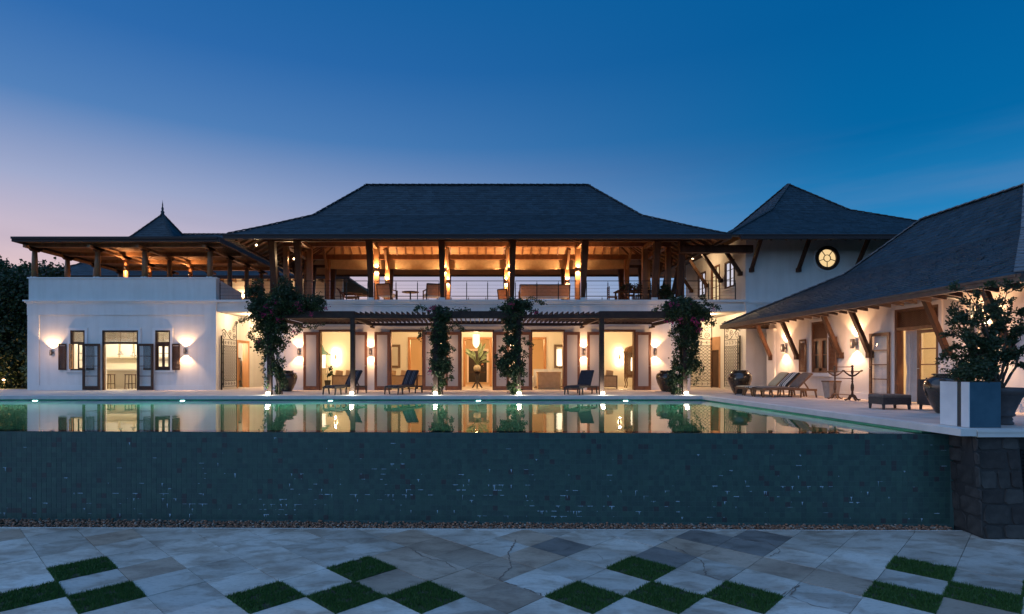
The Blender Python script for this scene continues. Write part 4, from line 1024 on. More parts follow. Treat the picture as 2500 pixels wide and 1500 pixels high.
# french door: left leaf folded on the wall, right leaf shut, curtain between
fr = frame_y(wing, WX, 16.1, 17.82, 0, 2.88, .08, 'frame_wood', 'door_frame', .2, bottom=False)
m = MB(); m.box(WX-.01,WX+.15,16.18,17.74,2.22,2.32); m.build('transom_bar', 'frame_wood', fr)
m = MB(); m.box(WX+.09,WX+.10,16.18,17.74,2.32,2.80); m.build('transom_panel', 'rust_panel', fr)
m = MB(); lattice(m, (WX+.05,16.18,2.32), (0,1,0), (0,0,1), 1.56, .48, .06, .016); m.build('lattice', 'frame_wood', fr)
m = MB(); m.box(WX-.05,WX,17.82,17.93,0,3.0); m.box(WX-.05,WX,15.99,16.1,0,3.0); m.box(WX-.05,WX,16.1,17.82,2.88,3.0); m.build('door_surround', 'plaster_trim', wing)
def glazed_leaf_y(parent, x, ya, yb, z1, rows_, m_, ry=0):
    st = .10; f = MB(); f.box(x-.022,x+.022,ya,ya+st,.02,z1); f.box(x-.022,x+.022,yb-st,yb,.02,z1); f.box(x-.022,x+.022,ya+st,yb-st,.02,.24); f.box(x-.022,x+.022,ya+st,yb-st,z1-.1,z1)
    for i in range(1, rows_):
        z = .24+(z1-.34)*i/rows_; f.box(x-.018,x+.018,ya+st,yb-st,z-.016,z+.016)
    lf = f.build('door_leaf', m_, parent)
    for i in range(rows_):
        za, zb = .24+(z1-.34)*i/rows_+.013, .24+(z1-.34)*(i+1)/rows_-.013
        p = MB(); p.box(x-.003,x+.003,ya+st,yb-st,za,zb); p.build('pane', 'clear_glass', lf)
    h = MB(); h.tube([(x-.02,yb-.05 if ry else ya+.05,1.05),(x-.08,yb-.05 if ry else ya+.05,1.05),(x-.085,(yb-.16) if ry else ya+.16,1.05)],.011); h.build('handle', 'steel', lf)
glazed_leaf_y(wing, WX-.10, 17.93, 18.85, 2.2, 4, 'teak', 1)
glazed_leaf_y(wing, WX+.05, 16.18, 16.98, 2.2, 4, 'frame_wood', 1)
m = MB(); n = 40; prev = None
for i in range(n+1):
    t = i/n; y = 17.05+.66*t; xx = WX+.22+.045*math.sin(t*34); 
    cur = [(xx, 17.4+(y-17.4)*(1.0 if z > 1.3 else (.75+.25*abs(z-.95)/.5 if z > .45 else 1.0)), z) for z in (.03,.5,.95,1.35,2.25)]
    if prev:
        for a in range(4): m.quad(prev[a],cur[a],cur[a+1],prev[a+1])
    prev = cur
tag(m.build('curtain', 'curtain'), 'striped grey curtain gathered in the open french door of the right wing', 'curtain')
m = MB(); m.box(WX+.26,WX+2.6,15.9,15.96,0,2.9); m.box(WX+.26,WX+2.6,20.0,20.06,0,2.9); m.box(WX+2.6,WX+2.66,15.96,20.0,0,2.9); m.box(WX+.25,WX+2.6,15.96,20,2.9,2.95); m.build('bedroom_wall', 'cream_wall', wing)
m = MB(); m.tube([(11.9,14.9,3.0),(12.5,14.9,2.9),(12.95,14.9,2.75),(12.98,14.9,.1)],.05,8); m.build('downpipe', 'planter_dark', wing)

# ================================================================ pergola along the ground floor
PX = (-8.2, -4.92, -1.64, 1.64, 4.92, 8.2); PY = 22.5
perg = thing('pergola', 'dark timber pergola on six slim posts in front of the ground floor doors', 'pergola', (0, 24.6, 0))
for x in PX:
    m = MB(); m.box(x-.085,x+.085,PY-.085,PY+.085,0,3.02); m.build('post', 'pergola_wood', perg)
for i, (a, b_) in enumerate(zip(PX[:-1], PX[1:])):
    solid = i % 2 == 0
    m = MB(); m.box(a-(.09 if solid else -.09),b_+(.09 if solid else -.09),PY-.11,PY+.09,3.02,3.30 if solid else 3.16); m.build('front_beam', 'pergola_wood', perg)
    m = MB(); m.box(a+.05,b_-.05,26.55,26.72,3.10 if solid else 3.03,3.25 if solid else 3.16); m.build('rear_beam', 'pergola_wood', perg)
    n = 16
    for k in range(n):
        x = a+(b_-a)*(k+.5)/n; m = MB(); m.box(x-.018,x+.018,PY+(.10 if solid else -.10),26.8,3.162,3.285); m.build('slat', 'pergola_wood', perg)
for x in PX:
    m = MB(); m.box(x-.06,x+.06,PY+.09,26.6,3.0,3.15); m.box(x-.05,x+.05,26.4,26.99,2.93,3.0); m.build('cross_beam', 'pergola_wood', perg)

# ================================================================ lamps
def wall_lamp(loc, ndir, label, name='wall_lamp', up_=True, down=True, power=110, group=None, r=.06, h=.27, color=WARM, m_='lamp_metal', spread=108, fill_wash=30):
    t = thing(name, label, 'lamp', loc, group); L = Vector(loc); n_ = Vector(ndir).normalized(); off = r+.075; c = L+n_*off
    b = MB(); b.lathe([(r*.92,-h/2),(r,-h/2+.01),(r,h/2-.01),(r*.92,h/2)], 16, c, cap=False); b.lathe([(r*.5,-h/2+.05),(r*.5,h/2-.05)],12,c); b.build('body', m_, t)
    a = MB(); a.bar(L, L+n_*.08, .08, .10); a.build('wall_plate', m_, t)
    for on, sg in ((up_,1),(down,-1)):
        if not on: continue
        g_ = MB(); g_.lathe([(r*.8,-.004),(r*.8,.004)], 14, (c.x,c.y,c.z+sg*(h/2-.025)), smooth=False); g_.build('bulb', 'warm_bulb', t)
        lamp('SPOT', 'beam', t, (c.x,c.y,c.z+sg*(h/2-.012)), power, color, (-n_.x*.10,-n_.y*.10,sg), spread, .4, .02)
    if fill_wash: lamp('POINT', 'glow', t, c+n_*.60, fill_wash, (1.0,.54,.29), size=.12)  # added fill light floating clear of the fixture, warms wall and deck
    return t
ws = [(-8.43,'first wall lamp, between the left vase and the leftmost double door'), (-5.05,'wall lamp between the first and second double door from the left'),
      (-1.68,'wall lamp behind the climber, left of the central double door'), (1.68,'wall lamp behind the climber, right of the central double door'),
      (5.05,'wall lamp between the two rightmost double doors'), (8.43,'wall lamp right of the rightmost double door, above a vase')]
for x, lb in ws: wall_lamp((x, 26.99, 1.82), (0,-1,0), lb, group='up and down lamps on the main front')
wall_lamp((-20.12,26.99,1.78), (0,-1,0), 'wall lamp lit only upwards, left of the kitchen windows', down=False, power=140, fill_wash=14)
wall_lamp((-13.81,26.99,1.86), (0,-1,0), 'wall lamp right of the kitchen windows, lit up and down', power=120, fill_wash=16)
wall_lamp((WX-.01,24.1,1.90), (-1,0,0), 'wall lamp on the right wing left of the shuttered window', power=140, fill_wash=42, r=.075, h=.32)
wall_lamp((WX-.01,19.62,1.90), (-1,0,0), 'wall lamp on the right wing above the towel stand', power=140, fill_wash=50, r=.075, h=.32)
wall_lamp((WX-.01,14.6,1.95), (-1,0,0), 'wall lamp on the right wing glaring through the potted shrub', power=220, fill_wash=50, r=.075, h=.32)
# column lamps of the upper veranda
k = 0; place_ = ['far left','left of centre','centre left','centre right','right of centre','far right']
for i, x in enumerate((-5.05,-1.66,1.66,5.05)):
    for y, z, w_ in ((28.62,5.98,'front'),(32.05,5.90,'rear')):
        wall_lamp((x, y-.125, z), (0,-1,0), f'small column lamp on the {["outer left","inner left","inner right","outer right"][i]} {w_} column of the upper veranda', 'column_lamp', fill_wash=0, power=270, r=.045, h=.13, color=AMBER, spread=135)
# spots under the eaves at the left
def eave_spot(loc, d, label, power):
    t = thing('eave_spotlight', label, 'lamp', loc); b = MB(); D_ = Vector(d).normalized(); L = Vector(loc)
    b.tube([L, L+D_*.12], [.04,.055], 10); b.build('body', 'iron', t)
    g_ = MB(); g_.tube([L+D_*.121, L+D_*.126], .045, 10); g_.build('bulb', 'warm_bulb', t)
    lamp('SPOT', 'beam', t, L+D_*.14, power, SOFT, D_, 130, .5, .04)
eave_spot((-10.15,26.1,6.74), (.45,-.75,-.55), 'bright spotlight under the left eave corner of the main roof', 260)
eave_spot((-9.3,28.9,6.60), (.2,-.8,-.2), 'bright spotlight between the left end posts of the veranda', 180)
# lamps of the roof terrace
for x, y, lb in ((-17.96,29.25,'lamp on the second row column of the roof terrace, left'), (-17.96,31.3,'lamp on the third row column of the roof terrace, left'), (-15.75,31.3,'lamp on the third row column of the roof terrace, right')):
    wall_lamp((x, y-.13, 6.2), (0,-1,0), lb, 'terrace_lamp', fill_wash=0, power=140, r=.04, h=.10, color=AMBER, spread=140)
wall_lamp((-12.0,37.19,5.3), (0,-1,0), 'wall lamp on the house behind the roof terrace', power=190, color=SOFT)
wall_lamp((-15.2,37.19,5.4), (0,-1,0), 'second wall lamp on the house behind, seen between terrace columns', power=170, color=SOFT)
# uplights at the foot of the pergola posts
for i, x in enumerate(PX):
    t = thing('post_uplight', ['post uplight at the leftmost pergola post, under the flowering climber','post uplight beside the striped lounger, second pergola post','post uplight under the climber left of the central door',
              'post uplight under the climber right of the central door','post uplight beside the plain dark lounger, fifth pergola post','post uplight at the rightmost pergola post, next to a vase'][i], 'lamp', (x, PY-.2, 0), 'uplights at the pergola posts')
    b = MB(); b.lathe([(.075,0),(.08,.02),(.06,.03)], 14, (x,PY-.2,0)); b.build('housing', 'steel', t)
    g_ = MB(); g_.lathe([(.065,.03),(.085,.055),(.08,.10),(.05,.13),(.0,.142)], 14, (x,PY-.2,0)); g_.build('globe', 'white_bulb', t)
    lamp('SPOT', 'beam', t, (x,PY-.2,.165), 24, COOLW, (0,.13,1), 60, .7, .03)
    lamp('POINT', 'glow', t, (x,PY-.30,.18), 14.0, COOLW, size=.06)
# underwater lights in the far wall of the pool
for i, x in enumerate((-22.2,-16.65,-11.1,-5.53,0.05,5.6)):
    t = thing('pool_light', ['','pool light in the far pool wall below the kitchen doors, leftmost','pool light in the far wall below the left iron gate','pool light below the first lounger','pool light below the central door','pool light below the dark lounger, rightmost'][i] or 'pool light in the far wall beyond the left picture edge', 'lamp', (x,YF,-.5), 'underwater lights in the far pool wall')
    b = MB(); b.ring((x,-.5), .055, .085, YF-.035, YF+.02, 20); b.build('rim', 'steel', t)
    g_ = MB(); g_.ring((x,-.5), .004, .055, YF-.02, YF+.01, 20); g_.build('lens', 'pool_bulb', t)
    lamp('SPOT', 'beam', t, (x,YF-.06,-.5), 1000, (.80,1.0,.80), (0,-1,-.12), 165, .6, .08)
# ceiling lights inside (in the photograph the rooms are plainly lit)
for x, y, p in ((-7.4,29.2,190),(-2.6,29.0,165),(0.0,29.9,110),(2.6,29.0,165),(7.4,29.2,190)):
    lamp('POINT', 'ceiling_light', house, (x,y,3.35), p, SOFT, size=.18)
for x in (-6,-3.0,0,3.0,6): lamp('POINT', 'court_light', house, (x,34.2,2.6), 130, AMBER, size=.15)
for x in (-19.2,-16.9,-14.9): lamp('POINT', 'ceiling_light', kit, (x,29.0,3.2), 240, (1,.83,.58), size=.18)
lamp('POINT', 'room_light', kit, (-12.95,29.75,2.2), 110, (1,.84,.62), size=.15)
lamp('POINT', 'room_light', wing, (14.6,17.2,2.4), 150, SOFT, size=.2)
def downlight(loc, label, power, color=SOFT):
    t = thing('ceiling_downlight', label, 'lamp', loc); g_ = MB(); g_.lathe([(.07,-.02),(.07,-.012)], 14, loc); g_.build('lens', 'warm_bulb', t)
    r_ = MB(); r_.lathe([(.085,-.014),(.085,0)], 14, loc); r_.build('rim', 'plaster_trim', t)
    lamp('POINT', 'glow', t, (loc[0],loc[1],loc[2]-.12), power, color, size=.06)
downlight((-11.3,28.3,3.72), 'downlight in the ceiling of the left passage', 130); downlight((-11.2,31.5,3.72), 'second downlight deeper in the left passage', 150)
downlight((11.4,28.2,3.72), 'downlight in the ceiling of the right passage', 130); downlight((11.4,31.5,3.72), 'second downlight deeper in the right passage', 150)
downlight((11.5,30.4,6.9), 'downlight under the roof beside the tower door', 70)
# interior wall lights
for x, lb in ((-7.85,'glowing oval wall light in the left room'), (7.92,'glowing oval wall light in the right room')):
    t = thing('oval_wall_light', lb, 'lamp', (x,31.69,1.66))
    b = MB(); b.lathe([(.01,-.2),(.05,-.12),(.065,0),(.05,.12),(.01,.2)], 12, (x,31.6,1.66)); b.build('shade', 'picture_frame', t)
    for s_ in (-1,1): 
        g_ = MB(); g_.lathe([(.03,-.10),(.04,0),(.03,.10)], 10, (x+s_*.05,31.65,1.66)); g_.build('bulb', 'warm_bulb', t)
    for s_ in (-1,1): lamp('POINT', 'glow', t, (x,31.56,1.66+s_*.26), 30, SOFT, size=.04)
# garden lamp at the far left
t = thing('garden_lamp', 'small orange garden lamp among dark bushes at the far left', 'lamp', (-24.6,29.6,0))
b = MB(); b.tube([(-24.6,29.6,-.03),(-24.6,29.6,.45)],.025,8); b.lathe([(.02,.45),(.09,.47),(.10,.50),(.02,.62)],12,(-24.6,29.6,0)); b.build('stake', 'iron', t)
g_ = MB(); g_.lathe([(.05,.40),(.06,.46)],10,(-24.6,29.55,0)); g_.build('bulb', 'warm_bulb', t); lamp('POINT','glow',t,(-24.6,29.35,.42),70,(1,.5,.18),size=.05)

# ================================================================ iron gates
def spiral(c, r0, turns, a0, sgn, n=26):
    return [(c[0]+r0*(1-.82*i/n)*math.cos(a0+sgn*turns*2*PI*i/n), 0, c[1]+r0*(1-.82*i/n)*math.sin(a0+sgn*turns*2*PI*i/n)) for i in range(n+1)]
def gate_proto():
    W = 1.72; root = thing('iron_gate', 'x', 'gate'); 
    def P(f, nm): m = MB(); f(m); return m.build(nm, 'iron', root)
    P(lambda m: m.box(-.03,.03,-.03,.03,0,2.62), 'hinge_stile'); P(lambda m: m.box(W-.028,W,-.014,.014,.08,3.45), 'meeting_stile'); P(lambda m: m.box(.20,.235,-.016,.016,.1,2.48), 'inner_stile')
    for z in (.14,.42,2.14,2.46): P(lambda m: m.box(.03,W-.02,-.011,.011,z-.011,z+.011), 'rail')
    def mesh_(m):
        nx, nz = 6, 11; x0, z0, dx, dz = .235, .42, (W-.263)/6, 1.72/11
        for i in range(nx):
            for sg in (1,-1):
                pts = []
                for k in range(nz*4+1):
                    z = z0+dz*k/4; ph = k/4*PI; pts.append((x0+dx*(i+.5)+sg*dx*.5*math.cos(ph), 0, z))
                m.tube(pts, .0085, 5)
    P(mesh_, 'lattice')
    def arrows(m):
        for z, s_ in ((.28,1),(2.30,-1)):
            for i in range(4):
                x = .45+i*.33; m.bar((x,0,z+.07),(x+s_*.06,0,z),.016,.016); m.bar((x,0,z-.07),(x+s_*.06,0,z),.016,.016)
            m.tube([(.24,0,z),(W-.03,0,z)],.006,5)
        m.tube([(.115,0,.45),(.115,0,2.12)],.008,5)
        for z in (.85,1.3,1.75): m.lathe([(.004,-.05),(.03,0),(.004,.05)],6,(.115,0,z))
        for z in (.28,2.30): m.bar((.04,0,z-.12),(.2,0,z+.12),.012,.012); m.bar((.04,0,z+.12),(.2,0,z-.12),.012,.012)
    P(arrows, 'ornament')
    def scrolls(m):
        m.tube([(p[0],0,p[2]) for p in reversed(spiral((.26,2.70),.24,1.6,2.6,-1))],.013,6)
        c = [(.05,2.83),(.16,2.93),(.32,2.95),(.55,2.80),(.80,2.62),(1.05,2.50),(1.30,2.47)]; m.tube([(a,0,b_) for a,b_ in c],.014,6)
        m.tube(spiral((.92,2.80),.17,1.5,-1.2,1),.012,6); m.tube([(.95,0,2.64),(.86,0,2.56),(1.0,0,2.5)],.011,6)
        m.tube(spiral((1.42,2.62),.17,1.6,-.2,1),.012,6); m.tube(spiral((1.40,2.98),.18,1.5,.6,1),.012,6)
        for k in range(4): m.tube(spiral((1.50+.035*k,3.14+.085*k),.15-.028*k,.7,0.1,1,12),.010,6)
    P(scrolls, 'scroll'); return root
gate0 = gate_proto()
place(gate0, (-12.32,27.42,0), PI/2, 'scrolled iron gate leaf swung back in the left passage beside the kitchen wing')
place(copy_tree(gate0), (12.66,27.42,0), PI/2, 'scrolled iron gate leaf folded against the tower in the right passage')
place(copy_tree(gate0), (9.9,27.42,0), math.radians(18), 'scrolled iron gate leaf beside the right flowering climber, nearly closed')

# ================================================================ vases, planters, shrubs
def vase(loc, label, sc_=1.0):
    t = thing('glazed_vase', label, 'vase', loc, 'big brown glazed jars'); q = sc_; m = MB()
    m.lathe([(.20*q,0),(.235*q,.03*q),(.30*q,.15*q),(.39*q,.36*q),(.455*q,.58*q),(.46*q,.68*q),(.42*q,.78*q),(.33*q,.85*q),(.27*q,.875*q),(.265*q,.895*q),(.30*q,.91*q),(.31*q,.93*q),(.28*q,.94*q),(.235*q,.92*q),(.23*q,.80*q)], 36, loc); m.build('body', 'glaze', t)
    for a in (.6, 2.2, 3.8, 5.4):
        e = MB(); e.tube([(loc[0]+.40*q*math.cos(a+d_),loc[1]+.40*q*math.sin(a+d_),loc[2]+(.82-abs(d_)*.25)*q) for d_ in (-.14,0,.14)],.022*q,6); e.build('lug', 'glaze', t)
vase((-8.6,25.7,0), 'brown glazed jar beside the leftmost climber, left of the doors'); vase((8.55,25.7,0), 'brown glazed jar behind the rightmost climber, right of the doors')
vase((10.8,23.4,0), 'brown glazed jar standing free at the corner of the tower', 1.03); vase((11.08,13.4,0), 'dark glazed jar half hidden behind the blue planter')
pl = thing('planter_box', 'square planter, white striped side and blue front, on the pool corner', 'planter', (9.14,10.55,0))
m = MB(); m.box(8.86,9.42,10.235,10.87,.004,.82); m.build('box', 'planter_blue', pl)
for ya, yb, mm in ((10.232,10.40,'planter_white'),(10.49,10.873,'planter_white'),(10.40,10.49,'planter_dark')):
    q = MB(); q.box(8.846 if mm == 'planter_white' else 8.852,8.8595,ya,yb,.004,.822); q.build('side_panel', mm, pl)
m = MB(); m.box(8.88,9.40,10.26,10.85,.80,.83); m.build('soil', 'soil', pl)
def bush(name, label, base, trunk_h, blobs, n, size, mats=('leaf_dark','leaf_mid'), limbs=7, tr=.03, cat='shrub'):
    t = thing(name, label, cat, base); b = Vector(base)
    tk = MB(); top = b+Vector((0,0,trunk_h))
    tk.tube([b, b.lerp(top,.5)+Vector((R.uniform(-.04,.04),R.uniform(-.04,.04),0)), top], [tr,tr*.85,tr*.7], 7)
    for i in range(limbs):
        c, r = blobs[i % len(blobs)]; e = Vector(c)+Vector((R.uniform(-.6,.6)*r[0],R.uniform(-.6,.6)*r[1],R.uniform(-.2,.7)*r[2])); s_ = b.lerp(top,R.uniform(.5,1)); md = s_.lerp(e,.5)+Vector((R.uniform(-.1,.1),R.uniform(-.1,.1),R.uniform(0,.12)))
        tk.tube([s_,md,e],[tr*.6,tr*.4,tr*.12],5)
        for _ in range(3):
            e2 = e+Vector((R.uniform(-.4,.4)*r[0],R.uniform(-.4,.4)*r[1],R.uniform(-.3,.5)*r[2])); tk.tube([md.lerp(e,.5),e2],[tr*.25,tr*.08],4)
    tk.build('stem', 'bark', t)
    lv = MB(); tot = sum(r[0]*r[1]*r[2] for _, r in blobs)
    for c, r in blobs:
        k = int(n*r[0]*r[1]*r[2]/tot); cl_ = [in_ellipsoid(c, r, .2) for _ in range(max(3,k//22))]
        def samp():
            q = R.choice(cl_); g_ = .11*(r[0]*r[1]*r[2])**(1/3)+.02; return (q[0]+R.gauss(0,g_),q[1]+R.gauss(0,g_),q[2]+R.gauss(0,g_))
        scatter_leaves(lv, k, samp, size, (0,0,1))
    lv.build('foliage', list(mats), t, kind='stuff'); return t
bush('planter_shrub', 'dense low shrub growing in the blue and white planter', (9.14,10.55,.82), .2, [((9.14,10.55,1.02),(.36,.38,.22)),((8.98,10.5,1.0),(.2,.26,.17)),((9.32,10.55,1.05),(.2,.26,.2))], 2300, .05, limbs=8, tr=.012)
pot = thing('round_pot', 'large dark moulded round pot beside the blue planter at the right edge', 'pot', (10.0,10.95,0))
m = MB(); m.lathe([(.24,0),(.25,.03),(.22,.07),(.235,.10),(.215,.14),(.27,.17),(.275,.19),(.25,.21),(.30,.34),(.36,.50),(.385,.54),(.39,.57),(.45,.60),(.485,.64),(.49,.68),(.44,.70),(.40,.69),(.38,.62)], 36, (10.0,10.95,0)); m.build('body', 'terracotta_grey', pot)
m = MB(); m.lathe([(.37,.62),(.0,.63)], 24, (10.0,10.95,0), cap=False); m.build('soil', 'soil', pot)
def branching_shrub(name, label, base, stems, seed, n_twig=7, leaf=.06):
    """shrub grown from forking branches; the leaves sit along the twigs, so the outline stays open and uneven"""
    t = thing(name, label, 'shrub', base); rr = random.Random(seed); wd = MB(); lv = MB(); b0 = Vector(base)
    def leaves(p, d, k):
        for _ in range(k):
            o = p+Vector((rr.gauss(0,.02),rr.gauss(0,.02),rr.gauss(0,.02))); dd = (d*.5+Vector((rr.gauss(0,.7),rr.gauss(0,.7),rr.gauss(.1,.6)))).normalized()
            sd = dd.cross(Vector((rr.gauss(0,1),rr.gauss(0,1),rr.gauss(0,1)))).normalized(); nn = dd.cross(sd); s_ = leaf*rr.uniform(.6,1.25)
            lv.add([o, o+dd*s_*.5+sd*s_*.30+nn*s_*.08, o+dd*s_, o+dd*s_*.5-sd*s_*.30+nn*s_*.08], [(0,1,2,3)], rr.choice((0,0,1)))
    for tip, rad in stems:
        tip = Vector(tip); st = b0+Vector((rr.uniform(-.08,.08),rr.uniform(-.08,.08),0)); mid = st.lerp(tip,.45)+Vector((rr.uniform(-.1,.1),rr.uniform(-.1,.1),.12)); pts = []
        for i in range(13):
            f = i/12; p = st*(1-f)**2+mid*2*f*(1-f)+tip*f*f; pts.append(p+Vector((rr.gauss(0,.012),rr.gauss(0,.012),0)))
        wd.tube(pts, [.022*(1-.8*i/12)+.003 for i in range(13)], 6)
        for _ in range(n_twig):
            i = rr.randint(4,12); p = pts[i]; d = ((pts[min(i+1,12)]-pts[i-1]).normalized()*.6+Vector((rr.gauss(0,.7),rr.gauss(0,.7),rr.gauss(.15,.5)))).normalized(); L = rad*rr.uniform(.5,1.25); q = p+d*L; m_ = p.lerp(q,.5)+Vector((0,0,.03)); wd.tube([p,m_,q],[.007,.005,.002],4)
            for j in range(12): f = .2+.8*j/11; leaves(p.lerp(q,f)+Vector((0,0,.03*math.sin(PI*f))), d, 3)
            for _ in range(4):
                f = rr.uniform(.3,.95); p2 = p.lerp(q,f); d2 = (d*.5+Vector((rr.gauss(0,.8),rr.gauss(0,.8),rr.gauss(.1,.6)))).normalized(); q2 = p2+d2*L*rr.uniform(.25,.6); wd.tube([p2,q2],[.004,.0015],4)
                for j in range(7): leaves(p2.lerp(q2,(j+1)/7), d2, 3)
    wd.build('stem', 'bark', t); lv.build('foliage', ['leaf_dark','leaf_mid'], t, kind='stuff')
branching_shrub('potted_shrub', 'tall loose small-leaved shrub in the round pot, backlit by a lamp', (10.0,10.95,.62),
    [((9.0,10.7,2.3),.34),((9.3,10.8,2.55),.34),((9.7,10.9,2.6),.32),((10.2,11.0,2.5),.36),((10.6,11.0,2.3),.36),((8.85,10.6,1.75),.30),((9.25,10.7,1.7),.34),((9.6,10.8,2.05),.36),((10.4,10.9,1.7),.34),((9.0,10.8,1.35),.30),((9.5,10.7,1.4),.32),((10.1,10.9,2.0),.36),((10.8,11.0,1.9),.3),((9.3,11.1,2.1),.34)], 31)
# flowering climbers on the pergola posts
def climber(label, blobs, n, vines, blooms, seed, post, base):
    t = thing('climbing_plant', label, 'climber', base, 'climbers on the pergola posts'); rr = random.Random(seed)
    st = MB(); b = Vector(base); top = Vector((post[0],PY+.12,3.1))
    for k in range(4):
        pts = []
        for i in range(14):
            f = i/13; p = b.lerp(top, f); a = f*5+k*1.6; pts.append((p.x+.09*math.cos(a)+rr.uniform(-.02,.02), p.y+.09*math.sin(a), p.z))
        st.tube(pts, [.028-.012*i/13 for i in range(14)], 6)
    lv = MB(); tot = sum(r[0]*r[1]*r[2] for _, r in blobs)
    for c, r in blobs:
        k = int(n*r[0]*r[1]*r[2]/tot)+60; cl_ = [in_ellipsoid(c, r, .35) for _ in range(max(6,k//30))]
        r = tuple(q*.82 for q in r); g_ = .16*min(r)+.035
        def samp():
            q = rr.choice(cl_); return (q[0]+rr.gauss(0,g_),q[1]+rr.gauss(0,g_),q[2]+rr.gauss(0,g_))
        scatter_leaves(lv, int(k*2.0), samp, .088, (0,0,0,1), .35, rr)
    for v in vines:
        pts = [Vector(v[0])]; 
        for q in v[1:]:
            q = Vector(q); last = pts[-1]
            for i in range(1, 7): pts.append(last.lerp(q, i/6)+Vector((rr.gauss(0,.018),rr.gauss(0,.018),rr.gauss(0,.018))))
        st.tube(pts, [.008]*len(pts), 4)
        for p in pts:
            def s2(): return (p.x+rr.gauss(0,.05),p.y+rr.gauss(0,.05),p.z+rr.gauss(0,.05))
            scatter_leaves(lv, 9, s2, .085, (0,0,1), .4, rr)
    st.build('stem', 'bark', t); lv.build('foliage', ['leaf_dark','leaf_mid'], t, kind='stuff')
    for c in blooms:
        f = MB()
        def s3(): return (c[0]+rr.gauss(0,.055),c[1]+rr.gauss(0,.04),c[2]+rr.gauss(0,.05))
        scatter_leaves(f, 26, s3, .062, (0,), 0, rr); f.build('blossom', 'bloom', t)
def PP(px, py, y=22.45): s_ = 1389/y; return ((px-1165)/s_, y, CZ+(897-py)/s_)
x = PX[0]
climber('big spreading climber with magenta flowers on the leftmost pergola post',
    [((PP(680,930)[0],22.6,.45),(.24,.2,.5)),((PP(672,890)[0],22.6,1.2),(.32,.28,.42)),((PP(655,840)[0],22.6,2.0),(.50,.35,.55)),((PP(660,795)[0],22.6,2.8),(.66,.45,.55)),((PP(662,755)[0],22.5,3.45),(.90,.6,.5)),
     ((PP(740,745)[0],22.6,3.62),(.75,.5,.38)),((PP(700,715)[0],22.6,4.05),(.55,.4,.35)),((PP(625,715)[0],22.5,4.05),(.30,.3,.35)),((PP(775,755)[0],22.5,3.5),(.28,.3,.22)),((PP(690,690)[0],22.7,4.4),(.22,.25,.3))], 9500,
    [[PP(640,770),PP(615,772),PP(595,782),PP(585,784)],[PP(640,800),PP(615,808),PP(607,822),PP(622,826)],[PP(700,800),PP(725,795),PP(732,805),PP(722,812),PP(700,835),PP(690,850),PP(680,870)],[PP(650,870),PP(640,890),PP(648,925),PP(655,950)],[PP(640,740),PP(612,730),PP(605,712),PP(625,705)],[PP(760,740),PP(785,735),PP(792,745)],[PP(630,700),PP(622,690),PP(640,685)],[PP(745,790),PP(760,800),PP(790,790)]],
    [PP(672,738,22.0),PP(648,752,22.0),PP(637,765,22.1),PP(645,770,22.0),PP(663,762,22.0),PP(733,757,22.1),PP(718,808,22.3),PP(632,832,22.3),PP(797,752,22.2),PP(680,780,22.1),PP(725,742,22.1),PP(760,768,22.2)], 5, (x,), (x+.32,22.7,0))
x = PX[2]
climber('narrow leafy climber wrapped round the post left of the central door',
    [((PP(1072,935)[0],22.6,.45),(.22,.2,.5)),((PP(1075,885)[0],22.6,1.25),(.40,.3,.60)),((PP(1073,840)[0],22.6,2.0),(.38,.28,.55)),((PP(1070,800)[0],22.6,2.65),(.37,.3,.45)),((PP(1080,775)[0],22.55,3.1),(.52,.35,.18)),((PP(1075,757)[0],22.6,3.4),(.35,.3,.10))], 5200,
    [[PP(1050,765),PP(1035,750),PP(1020,752),PP(1012,758)],[PP(1090,765),PP(1120,757),PP(1145,755)],[PP(1095,800),PP(1115,795),PP(1130,806)],[PP(1045,800),PP(1030,815),PP(1025,825)],[PP(1095,850),PP(1110,852)],[PP(1090,900),PP(1105,902)],[PP(1095,925),PP(1105,920)]],
    [PP(1048,755,22.2),PP(1056,752,22.2),PP(1050,908,22.3)], 6, (x,), (x+.16,22.68,0))
x = PX[3]
climber('leafy climber with a thick lower bulge, right of the central door',
    [((PP(1258,935)[0],22.6,.40),(.30,.22,.42)),((PP(1246,895)[0],22.6,1.1),(.54,.34,.45)),((PP(1250,850)[0],22.6,1.85),(.38,.28,.45)),((PP(1254,810)[0],22.6,2.5),(.34,.28,.5)),((PP(1256,770)[0],22.55,3.15),(.42,.35,.32)),((PP(1262,748)[0],22.6,3.55),(.58,.4,.24))], 6200,
    [[PP(1270,740),PP(1295,730),PP(1318,735),PP(1328,742)],[PP(1235,755),PP(1212,752),PP(1200,757)],[PP(1275,825),PP(1290,838),PP(1300,842)],[PP(1225,850),PP(1215,870),PP(1212,885)],[PP(1278,860),PP(1292,870)],[PP(1272,905),PP(1285,915)],[PP(1285,755),PP(1310,760),PP(1318,772)]],
    [PP(1305,762,22.2),PP(1248,742,22.1)], 7, (x,), (x-.12,22.68,0))
x = PX[5]
